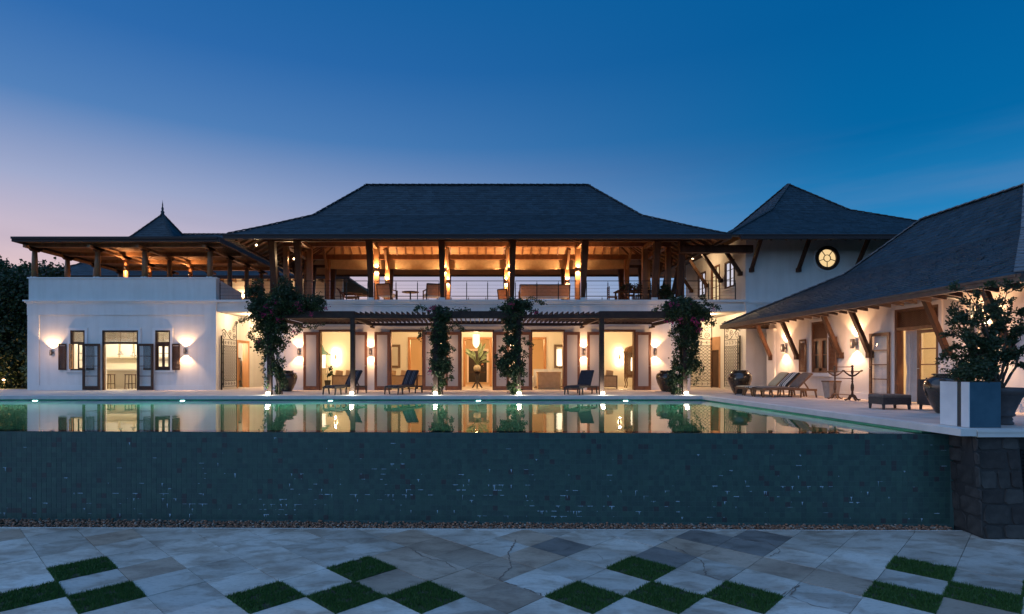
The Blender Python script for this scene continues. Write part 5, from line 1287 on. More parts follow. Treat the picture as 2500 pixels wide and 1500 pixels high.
climber('climber with magenta flowers spreading over the rightmost pergola post',
    [((PP(1655,935)[0],22.6,.45),(.30,.24,.48)),((PP(1678,890)[0],22.6,1.2),(.48,.3,.5)),((PP(1682,845)[0],22.6,2.0),(.46,.3,.5)),((PP(1680,800)[0],22.6,2.7),(.52,.36,.42)),((PP(1672,765)[0],22.5,3.3),(.85,.5,.38)),((PP(1660,745)[0],22.6,3.62),(.55,.4,.22)),((PP(1715,775)[0],22.5,3.15),(.38,.3,.25)),((PP(1640,925)[0],22.5,.6),(.14,.16,.35))], 8200,
    [[PP(1700,755),PP(1725,740),PP(1745,748),PP(1755,752)],[PP(1630,745),PP(1605,752),PP(1598,760)],[PP(1655,810),PP(1635,812),PP(1645,820),PP(1655,828)],[PP(1720,780),PP(1738,790),PP(1745,785)],[PP(1700,880),PP(1712,895),PP(1700,935)],[PP(1650,850),PP(1645,870)],[PP(1730,745),PP(1715,730),PP(1720,722)]],
    [PP(1637,742,22.1),PP(1653,745,22.1),PP(1660,782,22.0),PP(1692,782,22.0),PP(1702,790,22.1),PP(1715,782,22.0),PP(1707,806,22.1),PP(1742,757,22.2),PP(1640,790,22.1),PP(1685,745,22.1),PP(1630,785,22.1)], 8, (x,), (x-.05,22.68,0))

# ================================================================ trees at the left
def tree(label, base, h, blobs, n, size, seed, group='trees beside the kitchen wing'):
    t = thing('garden_tree', label, 'tree', base, group); rr = random.Random(seed); b = Vector(base); tk = MB()
    top = b+Vector((rr.uniform(-.4,.4),rr.uniform(-.4,.4),h*.62)); pts = [b.lerp(top,i/5)+Vector((rr.uniform(-.1,.1),rr.uniform(-.1,.1),0)) for i in range(6)]
    tk.tube(pts, [.24,.2,.17,.15,.12,.09], 9)
    for c, r in blobs:
        for _ in range(3):
            e = Vector(c)+Vector((rr.uniform(-.6,.6)*r[0],rr.uniform(-.6,.6)*r[1],rr.uniform(-.3,.7)*r[2])); s_ = pts[rr.randint(2,5)]; md = s_.lerp(e,.5)+Vector((0,0,.3)); tk.tube([s_,md,e],[.08,.05,.015],6)
    tk.build('trunk', 'bark', t); lv = MB(); tot = sum(r[0]*r[1]*r[2] for _, r in blobs)
    for c, r in blobs:
        k = int(n*r[0]*r[1]*r[2]/tot); cl_ = [in_ellipsoid(c, r, .3) for _ in range(max(8,k//45))]
        def samp():
            q = rr.choice(cl_); return (q[0]+rr.gauss(0,.26),q[1]+rr.gauss(0,.26),q[2]+rr.gauss(0,.2))
        scatter_leaves(lv, k, samp, size, (0,0,1), .3, rr)
    lv.build('crown', ['leaf_dark','leaf_mid'], t, kind='stuff')
tree('dark leafy tree at the left edge beside the kitchen wing', (-25.6,31.5,-.03), 7.2, [((-26.2,31.5,5.3),(1.8,1.6,1.1)),((-24.0,31.8,4.2),(1.8,1.5,1.6)),((-27.2,31.5,4.2),(1.8,1.5,1.6)),((-25.2,31.2,2.6),(2.2,1.4,1.3)),((-24.0,32,6.4),(.8,.8,.6))], 20000, .19, 21)
tree('taller dark tree further back beyond the kitchen wing', (-30.5,38,-.03), 7.6, [((-31.2,38,7.3),(1.6,1.6,.9)),((-28.8,38,7.1),(1.3,1.4,.8)),((-31.2,38,6.2),(2.4,2,1.6)),((-28,38,5.5),(2.0,2,1.6))], 14000, .22, 22)
bush('garden_shrub', 'pale lit shrub at the left corner of the kitchen wing', (-22.2,28.6,-.03), .5, [((-22.2,28.6,1.1),(.55,.5,.7)),((-22.5,28.7,1.9),(.4,.4,.45)),((-22.0,28.5,.4),(.45,.4,.4))], 1500, .11, ('leaf_mid','leaf_pale'), 10, .03)
bush('hedge_bush', 'dark rounded bush behind the garden lamp at the far left', (-25.2,30.6,-.03), .4, [((-25.2,30.6,.9),(1.5,.9,1.0)),((-23.4,30.8,1.2),(1.0,.9,1.3)),((-27.0,30.6,1.1),(1.2,.9,1.2))], 9000, .16, ('leaf_dark','leaf_mid'), 14, .05)
bush('hedge_bush', 'tall dark hedge bush filling the gap behind the left tree', (-25.5,33.2,-.03), .6, [((-25.0,33.2,2.2),(2.2,.9,2.2)),((-28,33.2,2.4),(2.0,.9,2.4)),((-23,33.4,3.4),(1.2,.9,1.6))], 16000, .2, ('leaf_dark','leaf_dark'), 14, .08)

# ================================================================ sun loungers
def stripe_mat(name, cols, scale):          # woven stripes across the width of a cushion (object y)
    m = bpy.data.materials.new(name); m.use_nodes = True; n, l = m.node_tree.nodes, m.node_tree.links
    b = n['Principled BSDF']; b.inputs['Roughness'].default_value = 0.95
    t = n.new('ShaderNodeTexCoord'); s_ = n.new('ShaderNodeSeparateXYZ'); l.new(t.outputs['Object'], s_.inputs[0])
    a = n.new('ShaderNodeMapRange'); a.inputs['From Min'].default_value = -.3; a.inputs['From Max'].default_value = .3; l.new(s_.outputs['Y'], a.inputs['Value'])
    r = ramp_node(n, cols, 'CONSTANT'); l.new(a.outputs[0], r.inputs[0]); l.new(r.outputs[0], b.inputs['Base Color'])
    M[name] = m
nv, gl = (0.022,0.022,0.034), (0.16,0.16,0.19)
stripe_mat('navy_stripe', [(0,nv),(.22,gl),(.25,nv),(.33,gl),(.36,nv),(.62,gl),(.65,nv),(.73,gl),(.76,nv)], 1)
bw, ww = (0.02,0.02,0.022), (0.66,0.62,0.56)
stripe_mat('bold_stripe', [(0,bw),(.16,ww),(.30,bw),(.36,ww),(.50,bw),(.66,ww),(.72,bw),(.84,ww)], 1)
def lounger(label, loc, rz, cushion, wood, L=1.95, Wd=.62, slope=55, back=.72, group=None, hz=.30):
    t = thing('sun_lounger', label, 'sun lounger', (0,0,0), group)
    h = hz; xb = L-back*.9                      # foot end at x=0, backrest hinge at xb
    for sy in (-1, 1):
        m = MB(); pts = [(0,h-.02),(L*.3,h+.015),(xb,h-.01),(L,h-.03)]
        for (xa,za),(xc,zc) in zip(pts[:-1],pts[1:]): m.bar((xa,sy*Wd/2,za),(xc,sy*Wd/2,zc),.045,.075)
        m.build('side_rail', wood, t)
        for x, lean in ((.06,-.05),(.36,.05),(L-.55,-.03),(L-.06,.05)):
            if x == .36: x = .32
            q = MB(); q.bar((x,sy*(Wd/2-.0),h-.03),(x+lean,sy*Wd/2,0),.05,.055,up=(1,0,0),w2=.035,h2=.04); q.build('leg', wood, t)
    for x in (.04, L*.3, xb, L-.05):
        m = MB(); m.box(x-.02,x+.02,-Wd/2+.02,Wd/2-.02,h-.05,h-.01); m.build('cross_rail', wood, t)
    for k in range(11):
        x = .12+k*(xb-.2)/10; m = MB(); m.box(x-.03,x+.03,-Wd/2+.03,Wd/2-.03,h-.0,h+.015); m.build('slat', wood, t)
    a = math.radians(slope); ca_, sa_ = math.cos(a), math.sin(a); B = Vector((xb,0,h+.03))
    m = MB()
    for sy in (-1,1): m.bar(B+Vector((0,sy*(Wd/2-.06),0)), B+Vector((back*ca_,sy*(Wd/2-.06),back*sa_)), .04, .045, up=(0,1,0))
    m.bar(B+Vector((back*ca_,-Wd/2+.04,back*sa_)), B+Vector((back*ca_,Wd/2-.04,back*sa_)), .05, .05); m.build('back_frame', wood, t)
    m = MB(); m.bar(B+Vector((back*.6*ca_,0,back*.6*sa_)), (L-.12,0,h), .04, .03, up=(0,1,0)); m.build('back_prop', wood, t)
    def pad(u0, u1, fn, th):                    # softly edged cushion
        mb = MB(); n = 8; rings = []
        for i in range(n+1):
            u = u0+(u1-u0)*i/n; e = .6 if i in (0,n) else 1.0; P, N = fn(u); w_ = Wd/2-.03
            prof = [(-w_,.0),(-w_-.012,th*.5*e),(-w_+.02,th*.95*e),(0,th*e*1.05),(w_-.02,th*.95*e),(w_+.012,th*.5*e),(w_,.0)]
            rings.append([P+Vector((0,y,0))+N*z for y, z in prof])
        k = 7
        for i in range(n):
            for j in range(k-1): mb.add([rings[i][j],rings[i+1][j],rings[i+1][j+1],rings[i][j+1]], [(3,2,1,0)], 0, True)
            mb.add([rings[i][0],rings[i][-1],rings[i+1][-1],rings[i+1][0]], [(3,2,1,0)])
        mb.add(rings[0], [tuple(range(k))]); mb.add(rings[-1], [tuple(range(k-1,-1,-1))]); return mb
    pad(.03, xb-.01, lambda u: (Vector((u,0,h+.017)), Vector((0,0,1))), .055).build('seat_cushion', cushion, t)
    pad(.02, back+.02, lambda u: (B+Vector((u*ca_,0,u*sa_))+Vector((-sa_,0,ca_))*.024, Vector((-sa_,0,ca_))), .06).build('back_cushion', cushion, t)
    return place(t, loc, rz)
lounger('navy striped lounger left of the second pergola post', (-5.87,22.5,0), math.radians(62), 'navy_stripe', 'wicker', group='loungers by the ground floor doors')
lounger('navy striped lounger left of the third post, before the second door', (-3.42,22.6,0), math.radians(66), 'navy_stripe', 'wicker', group='loungers by the ground floor doors')
lounger('plain dark lounger beside the fifth pergola post', (3.72,22.35,0), math.radians(58), 'navy_cushion', 'wicker', group='loungers by the ground floor doors')
lounger('teak lounger with taupe cushion, nearest of the three on the right', (10.25,20.75,0), 0, 'grey_cushion', 'teak', slope=45, group='teak loungers on the right deck')
lounger('teak lounger with bold black and white striped cushion, middle of three', (10.25,21.52,0), 0, 'bold_stripe', 'teak', slope=45, group='teak loungers on the right deck')
lounger('teak lounger with cream cushion, farthest of the three on the right', (10.25,22.3,0), 0, 'cream_cushion', 'teak', slope=45, group='teak loungers on the right deck')

# ================================================================ towel stand, hamper, ottomans
ts = thing('towel_stand', 'turned wooden towel stand with two posts and curled arms', 'towel stand', (12.2,18.95,0))
for y in (18.5, 19.4):
    m = MB(); m.lathe([(.03,.12),(.045,.18),(.035,.24),(.03,.3),(.042,.34),(.05,.42),(.045,.5),(.03,.56),(.022,.6),(.04,.62),(.022,.64),(.03,.72),(.025,.80),(.04,.82),(.025,.84),(.035,.9),(.045,.95),(.03,1.0),(.035,1.06),(.022,1.08),(.04,1.12),(.03,1.15),(.0,1.16)], 12, (12.2,y,0)); m.build('post', 'dark_wood' if y < 19 else 'teak', ts)
    for s_ in (-1,1):
        m = MB(); m.tube([(12.2,y,.80),(12.2+s_*.10,y,.83),(12.2+s_*.20,y,.90),(12.2+s_*.29,y,.98),(12.2+s_*.33,y,.97)],[.03,.026,.022,.022,.026],7); m.build('arm', 'dark_wood' if y < 19 else 'teak', ts)
        m = MB(); m.tube([(12.2,y,.20),(12.2+s_*.08,y,.16),(12.2+s_*.14,y,.06),(12.2+s_*.22,y,.025),(12.2+s_*.26,y,.05)],[.032,.03,.026,.024,.018],7); m.build('foot', 'dark_wood' if y < 19 else 'teak', ts)
    for s_ in (-1,1):
        m = MB(); m.tube([(12.2,y,.20),(12.2,y+s_*.06,.16),(12.2,y+s_*.11,.06),(12.2,y+s_*.17,.025)],[.03,.028,.024,.02],7); m.build('foot', 'dark_wood' if y < 19 else 'teak', ts)
for x, z in ((12.2,1.10),(11.9,.95),(12.5,.95),(12.2,.72),(12.2,.18)):
    m = MB(); m.tube([(x,18.5,z),(x,19.4,z)],.014,8); m.build('bar', 'teak', ts)
hp = thing('towel_bin', 'tapered pale bin between the loungers and the towel stand', 'bin', (12.42,19.95,0))
m = MB(); a, b_ = .15, .21
m.add([(12.42-a,19.95-a,0),(12.42+a,19.95-a,0),(12.42+a,19.95+a,0),(12.42-a,19.95+a,0),(12.42-b_,19.95-b_,.60),(12.42+b_,19.95-b_,.60),(12.42+b_,19.95+b_,.60),(12.42-b_,19.95+b_,.60)], [(0,3,2,1),(0,1,5,4),(1,2,6,5),(2,3,7,6),(3,0,4,7),(4,5,6,7)]); m.build('body', 'bin_side', hp)
m = MB(); b2 = .222; m.box(12.42-b2,12.42+b2,19.95-b2,19.95-b2+.03,.57,.615); m.box(12.42-b2,12.42+b2,19.95+b2-.03,19.95+b2,.57,.615); m.box(12.42-b2,12.42-b2+.03,19.95-b2+.03,19.95+b2-.03,.57,.615); m.box(12.42+b2-.03,12.42+b2,19.95-b2+.03,19.95+b2-.03,.57,.615); m.build('rim', 'teak', hp)
def ottoman(label, loc, cat='ottoman', backed=False):
    t = thing('wicker_ottoman' if not backed else 'wicker_chair', label, cat, (0,0,0)); W_, D_ = .36, .28
    m = MB(); m.box(-W_,W_,-D_,D_,.13,.31); m.build('body', 'wicker', t)
    for sx in (-1,1):
        for sy in (-1,1):
            q = MB(); q.bar((sx*(W_-.035),sy*(D_-.035),.15),(sx*(W_-.03),sy*(D_-.03),0),.07,.07,w2=.05,h2=.05); q.build('leg', 'wicker', t)
    c_ = MB(); c_.lathe([(.0,.31),(1.0,.312),(1.02,.35),(.98,.385),(.6,.395),(.0,.398)], 4, smooth=False, rot=PI/4)
    c_.v = [(v[0]*W_*1.40, v[1]*D_*1.40, v[2]) for v in c_.v]; c_.build('cushion', 'grey_cushion', t)
    if backed:
        for sx in (-1,1):
            q = MB(); q.box(sx*W_-.03,sx*W_+.03,-D_,D_,.13,.60); q.build('armrest', 'wicker', t)
        q = MB(); q.box(-W_,W_,D_-.05,D_+.03,.13,.78); q.build('backrest', 'wicker', t)
    return place(t, loc, 0)
ottoman('low dark wicker ottoman with grey cushion before the french door', (10.76,14.85,0)); ottoman('dark wicker chair partly hidden by the jar and planter', (11.75,14.4,0), 'chair', True)

# ================================================================ furniture on the upper veranda
ZU = 4.28
def armchair(label, loc, rz, W_=.36, name='armchair', cat='armchair', grp=None):
    t = thing(name, label, cat, (0,0,0), grp)
    b = MB(); b.bar((0,.28,.30),(0,.42,.82),2*W_-.08,.05,up=(0,1,0)); b.build('backrest', 'chair_fabric', t)
    f = MB(); f.bar((-W_,.26,.30),(-W_,.42,.86),.05,.06,up=(1,0,0)); f.bar((W_,.26,.30),(W_,.42,.86),.05,.06,up=(1,0,0)); f.bar((-W_,.42,.85),(W_,.42,.85),.05,.05); f.build('back_frame', 'dark_wood', t)
    s_ = MB(); s_.box(-W_+.03,W_-.03,-.32,.30,.26,.42); s_.build('seat', 'white_fabric', t)
    for sx in (-1,1):
        a = MB(); a.box(sx*W_-.03,sx*W_+.03,-.36,.34,.56,.60); a.build('armrest', 'dark_wood', t)
        for y in (-.33,.30): q = MB(); q.box(sx*W_-.025,sx*W_+.025,y-.025,y+.025,0,.56); q.build('leg', 'dark_wood', t)
    place(t, loc, rz); return t
armchair('orange-lit upholstered armchair on the veranda, left of the round table', (-4.42,28.0,ZU), math.radians(160), grp='veranda armchairs'); armchair('orange-lit upholstered armchair on the veranda, right of the round table', (-2.22,28.0,ZU), math.radians(200), grp='veranda armchairs')
armchair('long upholstered sofa seen from behind on the right of the veranda', (3.32,28.3,ZU), PI, 1.22, 'veranda_sofa', 'sofa')
armchair('small chair beside the inner right column of the veranda', (1.5,29.9,ZU), math.radians(150), .26)
t = thing('round_table', 'small round table between the two veranda armchairs', 'table', (-3.3,28.1,ZU)); m = MB(); m.lathe([(.02,.50),(.42,.50),(.43,.53),(.0,.535)],24,(-3.3,28.1,ZU)); m.build('top','dark_wood',t); m = MB(); m.lathe([(.18,0),(.18,.03),(.035,.06),(.035,.5)],12,(-3.3,28.1,ZU)); m.build('pedestal','dark_wood',t)
t = thing('planter_chair', 'reclining wooden chair with long arms at the left of the veranda', 'chair', (-6.6,29.2,ZU))
m = MB(); m.bar((-7.15,29.2,ZU+.85),(-6.75,29.2,ZU+.36),.6,.04,up=(1,0,0)); m.build('backrest','dark_wood',t); m = MB(); m.bar((-6.75,29.2,ZU+.36),(-6.2,29.2,ZU+.40),.6,.04); m.build('seat','dark_wood',t)
for y in (28.88,29.52):
    m = MB(); m.tube([(-7.0,y,ZU+.6),(-6.5,y,ZU+.58),(-5.9,y,ZU+.52),(-5.82,y,ZU+.55)],.03,6); m.build('armrest','dark_wood',t)
    for x_ in (-6.95,-6.2): m = MB(); m.bar((x_,y,ZU+.58),(x_+.05,y,ZU),.05,.05,up=(1,0,0)); m.build('leg','dark_wood',t)
t = thing('side_table', 'low table beside the reclining chair on the veranda', 'table', (-5.7,28.9,ZU)); m = MB(); m.box(-6.1,-5.4,28.6,29.2,ZU+.42,ZU+.46); m.build('top','dark_wood',t)
for x_ in (-6.05,-5.45):
    for y in (28.65,29.15): m = MB(); m.bar((x_,y,ZU+.42),(x_+(.06 if x_ > -5.7 else -.06),y,ZU),.04,.04,up=(1,0,0)); m.build('leg','dark_wood',t)
t = thing('dining_table', 'dark dining table at the right end of the veranda', 'table', (8.2,29.6,ZU)); m = MB(); m.box(7.2,9.2,29.1,30.1,ZU+.72,ZU+.77); m.build('top','dark_wood',t)
for x_ in (7.3,9.1):
    for y in (29.2,30.0): m = MB(); m.box(x_-.04,x_+.04,y-.04,y+.04,ZU,ZU+.72); m.build('leg','dark_wood',t)
def dchair(label, loc, rz):
    t = thing('dining_chair', label, 'chair', (0,0,0), 'dining chairs on the veranda'); m = MB(); m.box(-.22,.22,-.22,.22,.43,.47); m.build('seat','dark_wood',t)
    for sx in (-1,1):
        for y, h in ((-.2,.43),(.2,.98)): q = MB(); q.box(sx*.2-.02,sx*.2+.02,y-.02,y+.02,0,h); q.build('leg','dark_wood',t)
    for k in range(4): q = MB(); q.box(-.18,.18,.19,.21,.55+k*.11,.60+k*.11); q.build('back_slat','dark_wood',t)
    place(t, loc, rz)
for i, (x_, y, r_) in enumerate(((7.0,29.5,PI/2),(7.7,28.8,PI),(8.3,28.8,PI),(8.9,28.8,PI),(7.8,30.4,0),(8.6,30.4,0))):
    dchair(['dining chair at the left head of the veranda table','dining chair on the pool side of the veranda table, left','dining chair on the pool side of the veranda table, middle','dining chair on the pool side of the veranda table, right','dining chair on the far side of the veranda table, left','dining chair on the far side of the veranda table, right'][i], (x_,y,ZU), r_)
bush('table_plant', 'leafy plant arrangement on the veranda dining table', (8.2,29.6,ZU+.77), .12, [((8.1,29.6,ZU+.93),(.8,.3,.14))], 700, .10, limbs=8, tr=.012)
bush('veranda_plant', 'green potted plant behind the right end posts of the veranda', (9.2,27.9,ZU), .3, [((9.2,27.9,ZU+.45),(.32,.3,.38))], 900, .10, limbs=8, tr=.015)

# ================================================================ rooms behind the ground floor doors
def sofa(label, x0, x1, y0, y1, back_y, fab, frame, name='sofa', h=.42, bh=.80):
    t = thing(name, label, 'sofa', ((x0+x1)/2,(y0+y1)/2,.015)); z = .015
    m = MB(); m.box(x0,x1,y0,y1,z+.12,z+h); m.build('seat', fab, t)
    m = MB(); 
    if back_y > 0: m.box(x0,x1,y1-.18,y1,z+h,z+bh)
    else: m.box(x0,x1,y0,y0+.18,z+h,z+bh)
    m.build('backrest', fab, t)
    for a, b_ in ((x0-.09,x0-.002),(x1+.002,x1+.09)): m = MB(); m.box(a,b_,y0,y1,z+.06,z+.62); m.build('armrest', frame, t)
    for x_ in (x0+.03,x1-.09):
        for y in (y0+.03,y1-.09): m = MB(); m.box(x_,x_+.06,y,y+.06,z,z+.12); m.build('leg', 'dark_wood', t)
    n = max(1, int((x1-x0)/.55))
    for k in range(n):
        a = x0+(x1-x0)*(k+.1)/n; q = MB(); yb = y1-.30 if back_y > 0 else y0+.2
        q.bar((a+.2,yb,z+h+.02),(a+.2,yb+(.08 if back_y > 0 else -.02),z+h+.42),.40,.12,up=(0,1,0)); q.build('cushion', fab, t)
def bench(label, x0, x1, y):                  # sofa seen from behind: woven panel in a dark frame
    t = thing('sofa', label, 'sofa', ((x0+x1)/2,y,.015)); m = MB(); m.box(x0+.04,x1-.04,y,y+.02,.13,.64); m.build('back_panel','tan_fabric',t)
    m = MB(); m.box(x0,x0+.05,y-.02,y+.03,.015,.68); m.box(x1-.05,x1,y-.02,y+.03,.015,.68); m.box(x0+.05,x1-.05,y-.02,y+.03,.64,.68); m.box(x0+.05,x1-.05,y-.02,y+.03,.10,.13); m.build('frame','teak',t)
    m = MB(); m.box(x0+.05,x1-.05,y+.03,y+.75,.2,.42); m.build('seat','white_fabric',t)
    n = 3
    for k in range(n): q = MB(); a = x0+.1+(x1-x0-.2)*k/n; q.bar((a+.2,y+.12,.6),(a+.24,y+.16,.92),.34,.12,up=(0,1,0)); q.build('cushion','tan_fabric',t)
bench('woven-back sofa in the left room, seen through the first door', -7.25, -5.5, 28.4)
bench('woven-back sofa in the right room, seen through the last door', 5.3, 6.95, 28.2)
bench('woven-back sofa seen through the second door from the left', -4.6, -2.6, 28.6)
t = thing('coffee_table', 'small dark table with magazines behind the second door', 'table', (-3.2,28.2,.015)); m = MB(); m.box(-3.45,-2.95,27.95,28.45,.62,.66); m.build('top','dark_wood',t)
for x_ in (-3.42,-3.0):
    for y in (27.98,28.4): m = MB(); m.box(x_,x_+.04,y,y+.04,.015,.62); m.build('leg','dark_wood',t)
sofa('white upholstered sofa seen through the fourth door', 2.95, 5.0, 29.0, 29.9, 1, 'white_fabric', 'white_fabric', h=.45, bh=.98)
t = thing('skirted_ottoman', 'tan skirted chair back in front of the white sofa', 'chair', (3.55,28.2,.015)); m = MB(); m.box(2.98,4.1,27.95,28.5,.03,.80)
for k in range(18): m.box(2.99+k*.062,3.02+k*.062,27.935,27.951,.03,.26)
m.build('cover','tan_fabric',t); m = MB(); m.box(2.96,4.12,27.93,28.52,.80,.86); m.build('top_edge','tan_fabric',t)
t = thing('side_table', 'dark open side table beside the white sofa', 'table', (2.4,29.2,.015)); m = MB(); m.box(2.15,2.7,28.95,29.4,.52,.56); m.build('top','dark_wood',t)
for x_ in (2.16,2.65):
    for y in (28.97,29.35): m = MB(); m.box(x_,x_+.04,y,y+.04,.015,.52); m.build('leg','dark_wood',t)
for x0, x1, lb in ((-5.0,-4.28,'dark framed mirror on the back wall behind the second door'), (4.28,5.0,'dark framed mirror with a lamp reflection behind the fourth door')):
    t = thing('wall_mirror', lb, 'mirror', ((x0+x1)/2,31.68,1.0)); m = MB(); w_ = .13; z0, z1 = 1.05, 2.35
    m.box(x0,x0+w_,31.64,31.695,z0,z1); m.box(x1-w_,x1,31.64,31.695,z0,z1); m.box(x0+w_,x1-w_,31.64,31.695,z0,z0+w_); m.box(x0+w_,x1-w_,31.64,31.695,z1-w_,z1); m.build('frame','picture_frame',t)
    m = MB(); m.box(x0+w_,x1-w_,31.67,31.69,z0+w_,z1-w_); m.build('glass', 'mirror', t)
t = thing('table_lamp', 'tall glowing lamp by the mirror behind the fourth door', 'lamp', (4.55,31.3,.015)); m = MB(); m.lathe([(.12,1.15),(.13,1.2),(.11,1.7),(.10,2.1)],16,(4.55,31.3,0)); m.build('shade','lantern_glow',t); m = MB(); m.lathe([(.14,.015),(.14,.05),(.02,.08),(.02,1.15)],12,(4.55,31.3,0)); m.build('stand','dark_wood',t)
# hanging lantern, centre table and its big plant
t = thing('hanging_lantern', 'glass hanging lantern in the central doorway', 'lamp', (-.05,28.6,2.1)); m = MB(); m.lathe([(.17,2.28),(.175,2.75)],8,(-.05,28.6,0),smooth=False,cap=False); m.lathe([(.02,2.05),(.12,2.15),(.17,2.28)],8,(-.05,28.6,0),smooth=False,cap=False); m.build('glass','lantern_glow',t)
m = MB()
for k in range(8): a = 2*PI*k/8; m.tube([(-.05+.18*math.cos(a),28.6+.18*math.sin(a),2.28),(-.05+.18*math.cos(a),28.6+.18*math.sin(a),2.76)],.008,4)
m.tube([(-.05,28.6,2.78),(-.05,28.6,3.6)],.01,5); m.build('frame','steel',t); lamp('POINT','glow',t,(-.05,28.25,2.3),55,SOFT,size=.1)
t = thing('centre_table', 'round pedestal table with curved feet in the central doorway', 'table', (0.0,28.9,.015)); m = MB(); m.lathe([(.02,.83),(.44,.83),(.45,.86),(.0,.865)],28,(0,28.9,0)); m.build('top','dark_wood',t)
m = MB(); m.lathe([(.05,.32),(.075,.40),(.14,.70),(.15,.80),(.10,.83)],14,(0,28.9,0)); m.build('pedestal','stone_b',t)
for a in (0.4, 2.74, PI/2, -PI/2):
    m = MB(); c_, s_ = math.cos(a), math.sin(a); m.tube([(0,28.9,.34),(.12*c_,28.9+.12*s_,.27),(.2*c_,28.9+.2*s_,.12),(.27*c_,28.9+.27*s_,.04)],[.05,.045,.04,.035],7); m.build('foot','stone_b',t)
t = thing('flower_vase', 'pale patterned vase holding big banana leaves on the centre table', 'vase', (0,28.9,.865)); m = MB(); m.lathe([(.10,0),(.16,.06),(.185,.16),(.17,.26),(.11,.32),(.12,.34)],20,(0,28.9,.865)); m.build('body','vase_pale',t)
m = MB()
for dx, dz, dy, wd in ((-.60,.85,.1,.10),(-.42,.52,-.1,.08),(.20,1.15,.0,.09),(.42,1.12,.1,.075),(.62,.70,0,.055),(.50,.42,-.15,.10),(-.62,.66,0,.05),(.68,.15,0,.06),(-.25,.75,.1,.07),(.30,.72,-.1,.07)):
    b0 = Vector((0,28.9,1.2)); e = Vector((dx,28.9+dy,1.2+dz)); pr = None; n = 8
    for i in range(n+1):
        f = i/n; p = b0.lerp(e,f)+Vector((0,0,.10*math.sin(PI*f))); d_ = (e-b0).normalized(); sd = d_.cross(Vector((0,1,0))).normalized(); w_ = wd*max(0.06,math.sin(PI*min(1,max(0,(f-.35)/.65)))**.7) if f > .35 else .012
        cur = (p+sd*w_, p+Vector((0,.02,0)), p-sd*w_)
        if pr: m.add([pr[0],cur[0],cur[1],pr[1]],[(0,1,2,3)]); m.add([pr[1],cur[1],cur[2],pr[2]],[(0,1,2,3)])
        pr = cur
m.build('leaves','leaf_pale',t)
m = MB(); scatter_leaves(m,14,lambda:(.26+R.gauss(0,.03),28.7,1.25+R.gauss(0,.04)),.10); m.build('red_flower','chair_fabric',t)
# left room: green-roofed floor lantern and potted plant; right room: tall clock cabinet
t = thing('floor_lantern', 'tall lantern with green pagoda top at the edge of the left room', 'lamp', (-8.25,30.2,.015)); m = MB(); m.box(-8.45,-8.05,30.0,30.4,.015,1.05); m.build('stand','cabinet',t)
m = MB(); m.box(-8.42,-8.08,30.03,30.37,1.05,1.75); m.build('glass','lantern_glow',t); m = MB(); m.add([(-8.65,29.8,1.75),(-7.85,29.8,1.75),(-7.85,30.6,1.75),(-8.65,30.6,1.75),(-8.38,30.07,1.98),(-8.12,30.07,1.98),(-8.12,30.33,1.98),(-8.38,30.33,1.98),(-8.25,30.2,2.35)],[(3,2,1,0),(0,1,5,4),(1,2,6,5),(2,3,7,6),(3,0,4,7),(4,5,8),(5,6,8),(6,7,8),(7,4,8)]); m.build('roof','lantern_green',t)
bush('indoor_plant', 'spindly plant in a square pot in the left room', (-7.7,29.3,.4), .3, [((-7.65,29.3,.95),(.25,.2,.4))], 70, .13, limbs=6, tr=.012)
t = thing('square_pot', 'square clay pot under the indoor plant in the left room', 'pot', (-7.7,29.3,.015)); m = MB(); m.lathe([(.13,.015),(.19,.42),(.17,.42),(.16,.38)],4,(-7.7,29.3,0),smooth=False,rot=PI/4); m.build('body','stone_b',t)
t = thing('clock_cabinet', 'tall glazed cabinet on cabriole legs at the right of the last room', 'cabinet', (8.1,29.6,.015)); m = MB(); x0, x1, y0, y1 = 7.72, 8.42, 29.4, 29.9
for x_ in (x0,x1-.05):
    for y in (y0,y1-.05): m.box(x_,x_+.05,y,y+.05,.70,1.85)
m.box(x0,x1,y0,y1,.55,.72); m.box(x0-.03,x1+.03,y0-.03,y1+.03,1.85,1.92); m.prism([(x0,1.92)]+[((x0+x1)/2+.35*math.cos(a),1.92+.28*math.sin(a)) for a in [PI*k/10 for k in range(9,0,-1)]]+[(x1,1.92)],'y',y0,y1); m.box(x0,x1,y1-.02,y1,.72,1.85); m.build('case','teak',t)
m = MB(); m.box(x0+.05,x1-.05,y0+.02,y0+.025,.72,1.85); m.build('glass','clear_glass',t); m = MB(); m.lathe([(.06,.9),(.07,1.3),(.05,1.6)],10,((x0+x1)/2,y0+.25,0)); m.build('bulb','lantern_glow',t)
for x_ in (x0+.05,x1-.05):
    for y in (y0+.06,y1-.06): q = MB(); q.tube([(x_,y,.56),(x_+.03*(1 if x_ > 8 else -1),y,.42),(x_-.02*(1 if x_ > 8 else -1),y,.2),(x_+.04*(1 if x_ > 8 else -1),y,.03)],[.04,.035,.02,.03],7); q.build('leg','teak',t)

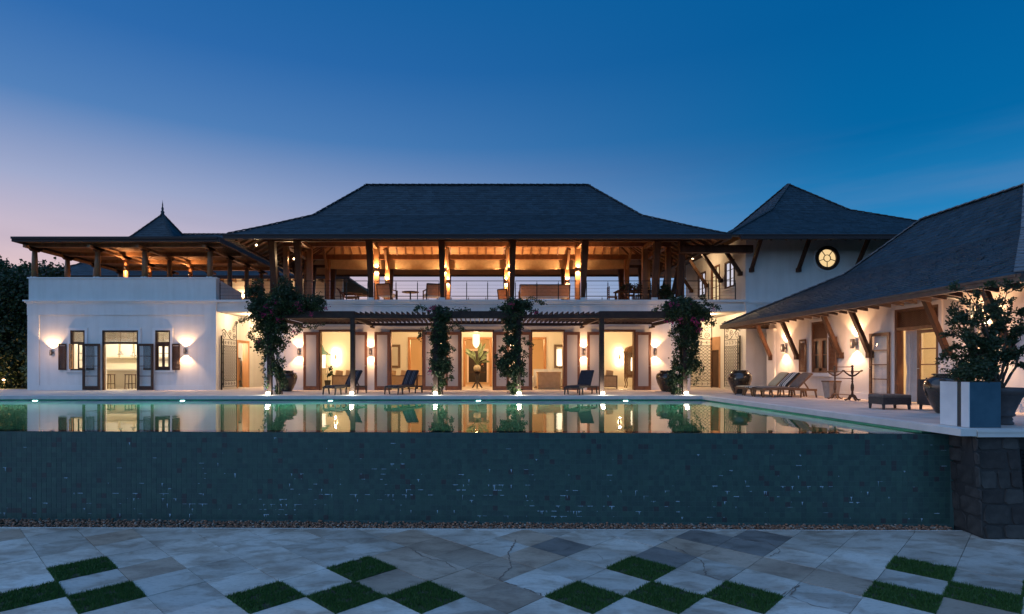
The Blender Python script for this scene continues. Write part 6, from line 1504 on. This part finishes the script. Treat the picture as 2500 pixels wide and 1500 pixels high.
# ================================================================ kitchen
t = thing('kitchen_island', 'pale marble kitchen island seen through the kitchen doors', 'counter', (-17.8,29.2,.012)); m = MB(); m.box(-18.8,-16.5,28.9,29.7,.012,.92); m.build('base','cabinet',t); m = MB(); m.box(-19.2,-16.4,28.7,29.8,.92,.98); m.build('top','marble',t)
t = thing('kitchen_cabinets', 'pale wall cabinets and worktop on the kitchen back wall', 'cabinets', (-17,31.4,.012)); m = MB(); m.box(-20.5,-14,30.98,31.58,.012,.9); m.build('base_unit','cabinet',t); m = MB(); m.box(-20.5,-14,30.95,31.58,.9,.94); m.build('worktop','marble',t)
for k in range(8):
    m = MB(); m.box(-20.4+k*.8,-19.64+k*.8,31.2,31.58,1.6,2.7); cd = m.build('wall_unit','cabinet',t); q = MB(); q.box(-20.34+k*.8,-19.70+k*.8,31.18,31.2,1.66,2.64); q.build('door','plaster_trim',cd)
def pendant(label, x, y, z):
    t = thing('pendant_lamp', label, 'lamp', (x,y,z), 'kitchen pendants'); m = MB(); m.lathe([(.15,0),(.14,.03),(.06,.10),(.05,.18),(.02,.22)],18,(x,y,z),cap=False); m.build('shade','lamp_metal',t); m = MB(); m.tube([(x,y,z+.2),(x,y,3.5)],.007,5); m.build('cord','iron',t)
    m = MB(); m.lathe([(.0,.02),(.045,.05),(.0,.09)],10,(x,y,z)); m.build('bulb','warm_bulb',t)
pendant('metal pendant lamp over the kitchen island, left', -18.3, 29.2, 1.72); pendant('metal pendant lamp over the kitchen island, right', -17.65, 29.2, 1.66)
for i, x_ in enumerate((-18.35,-17.3)):
    t = thing('bar_stool', ['slim bar stool at the left end of the kitchen island','dark bar stool at the right end of the kitchen island'][i], 'stool', (x_,28.4,.012)); m = MB(); m.box(x_-.19,x_+.19,28.2,28.56,.70,.74); m.build('seat','dark_wood',t)
    for sx in (-1,1):
        for y in (28.23,28.53): q = MB(); q.bar((x_+sx*.16,y,.70),(x_+sx*.18,y,.012),.03,.03,up=(1,0,0)); q.build('leg','dark_wood',t)
    for y in (28.23,28.53): q = MB(); q.box(x_-.17,x_+.17,y-.012,y+.012,.25,.28); q.build('stretcher','dark_wood',t)
t = thing('wardrobe', 'carved wooden wardrobe inside the doorway of the left passage', 'cabinet', (-13.1,30.4,.012)); m = MB(); m.box(-13.42,-13.0,30.45,31.2,.5,1.55); m.build('body','orange_wood',t); m = MB(); m.box(-13.43,-12.96,30.41,31.24,1.55,1.60); m.build('top','dark_wood',t); m = MB(); m.box(-13.43,-12.95,30.40,31.22,.36,.5); m.build('apron','orange_wood',t)
for z in (.6,1.08): m = MB(); m.box(-13.3,-13.08,30.43,30.45,z,z+.38); m.build('panel','wood',t)
for y in (30.5,31.1): m = MB(); m.lathe([(.04,.012),(.03,.1),(.045,.2),(.03,.36)],10,(-13.05,y,0)); m.build('leg','orange_wood',t)
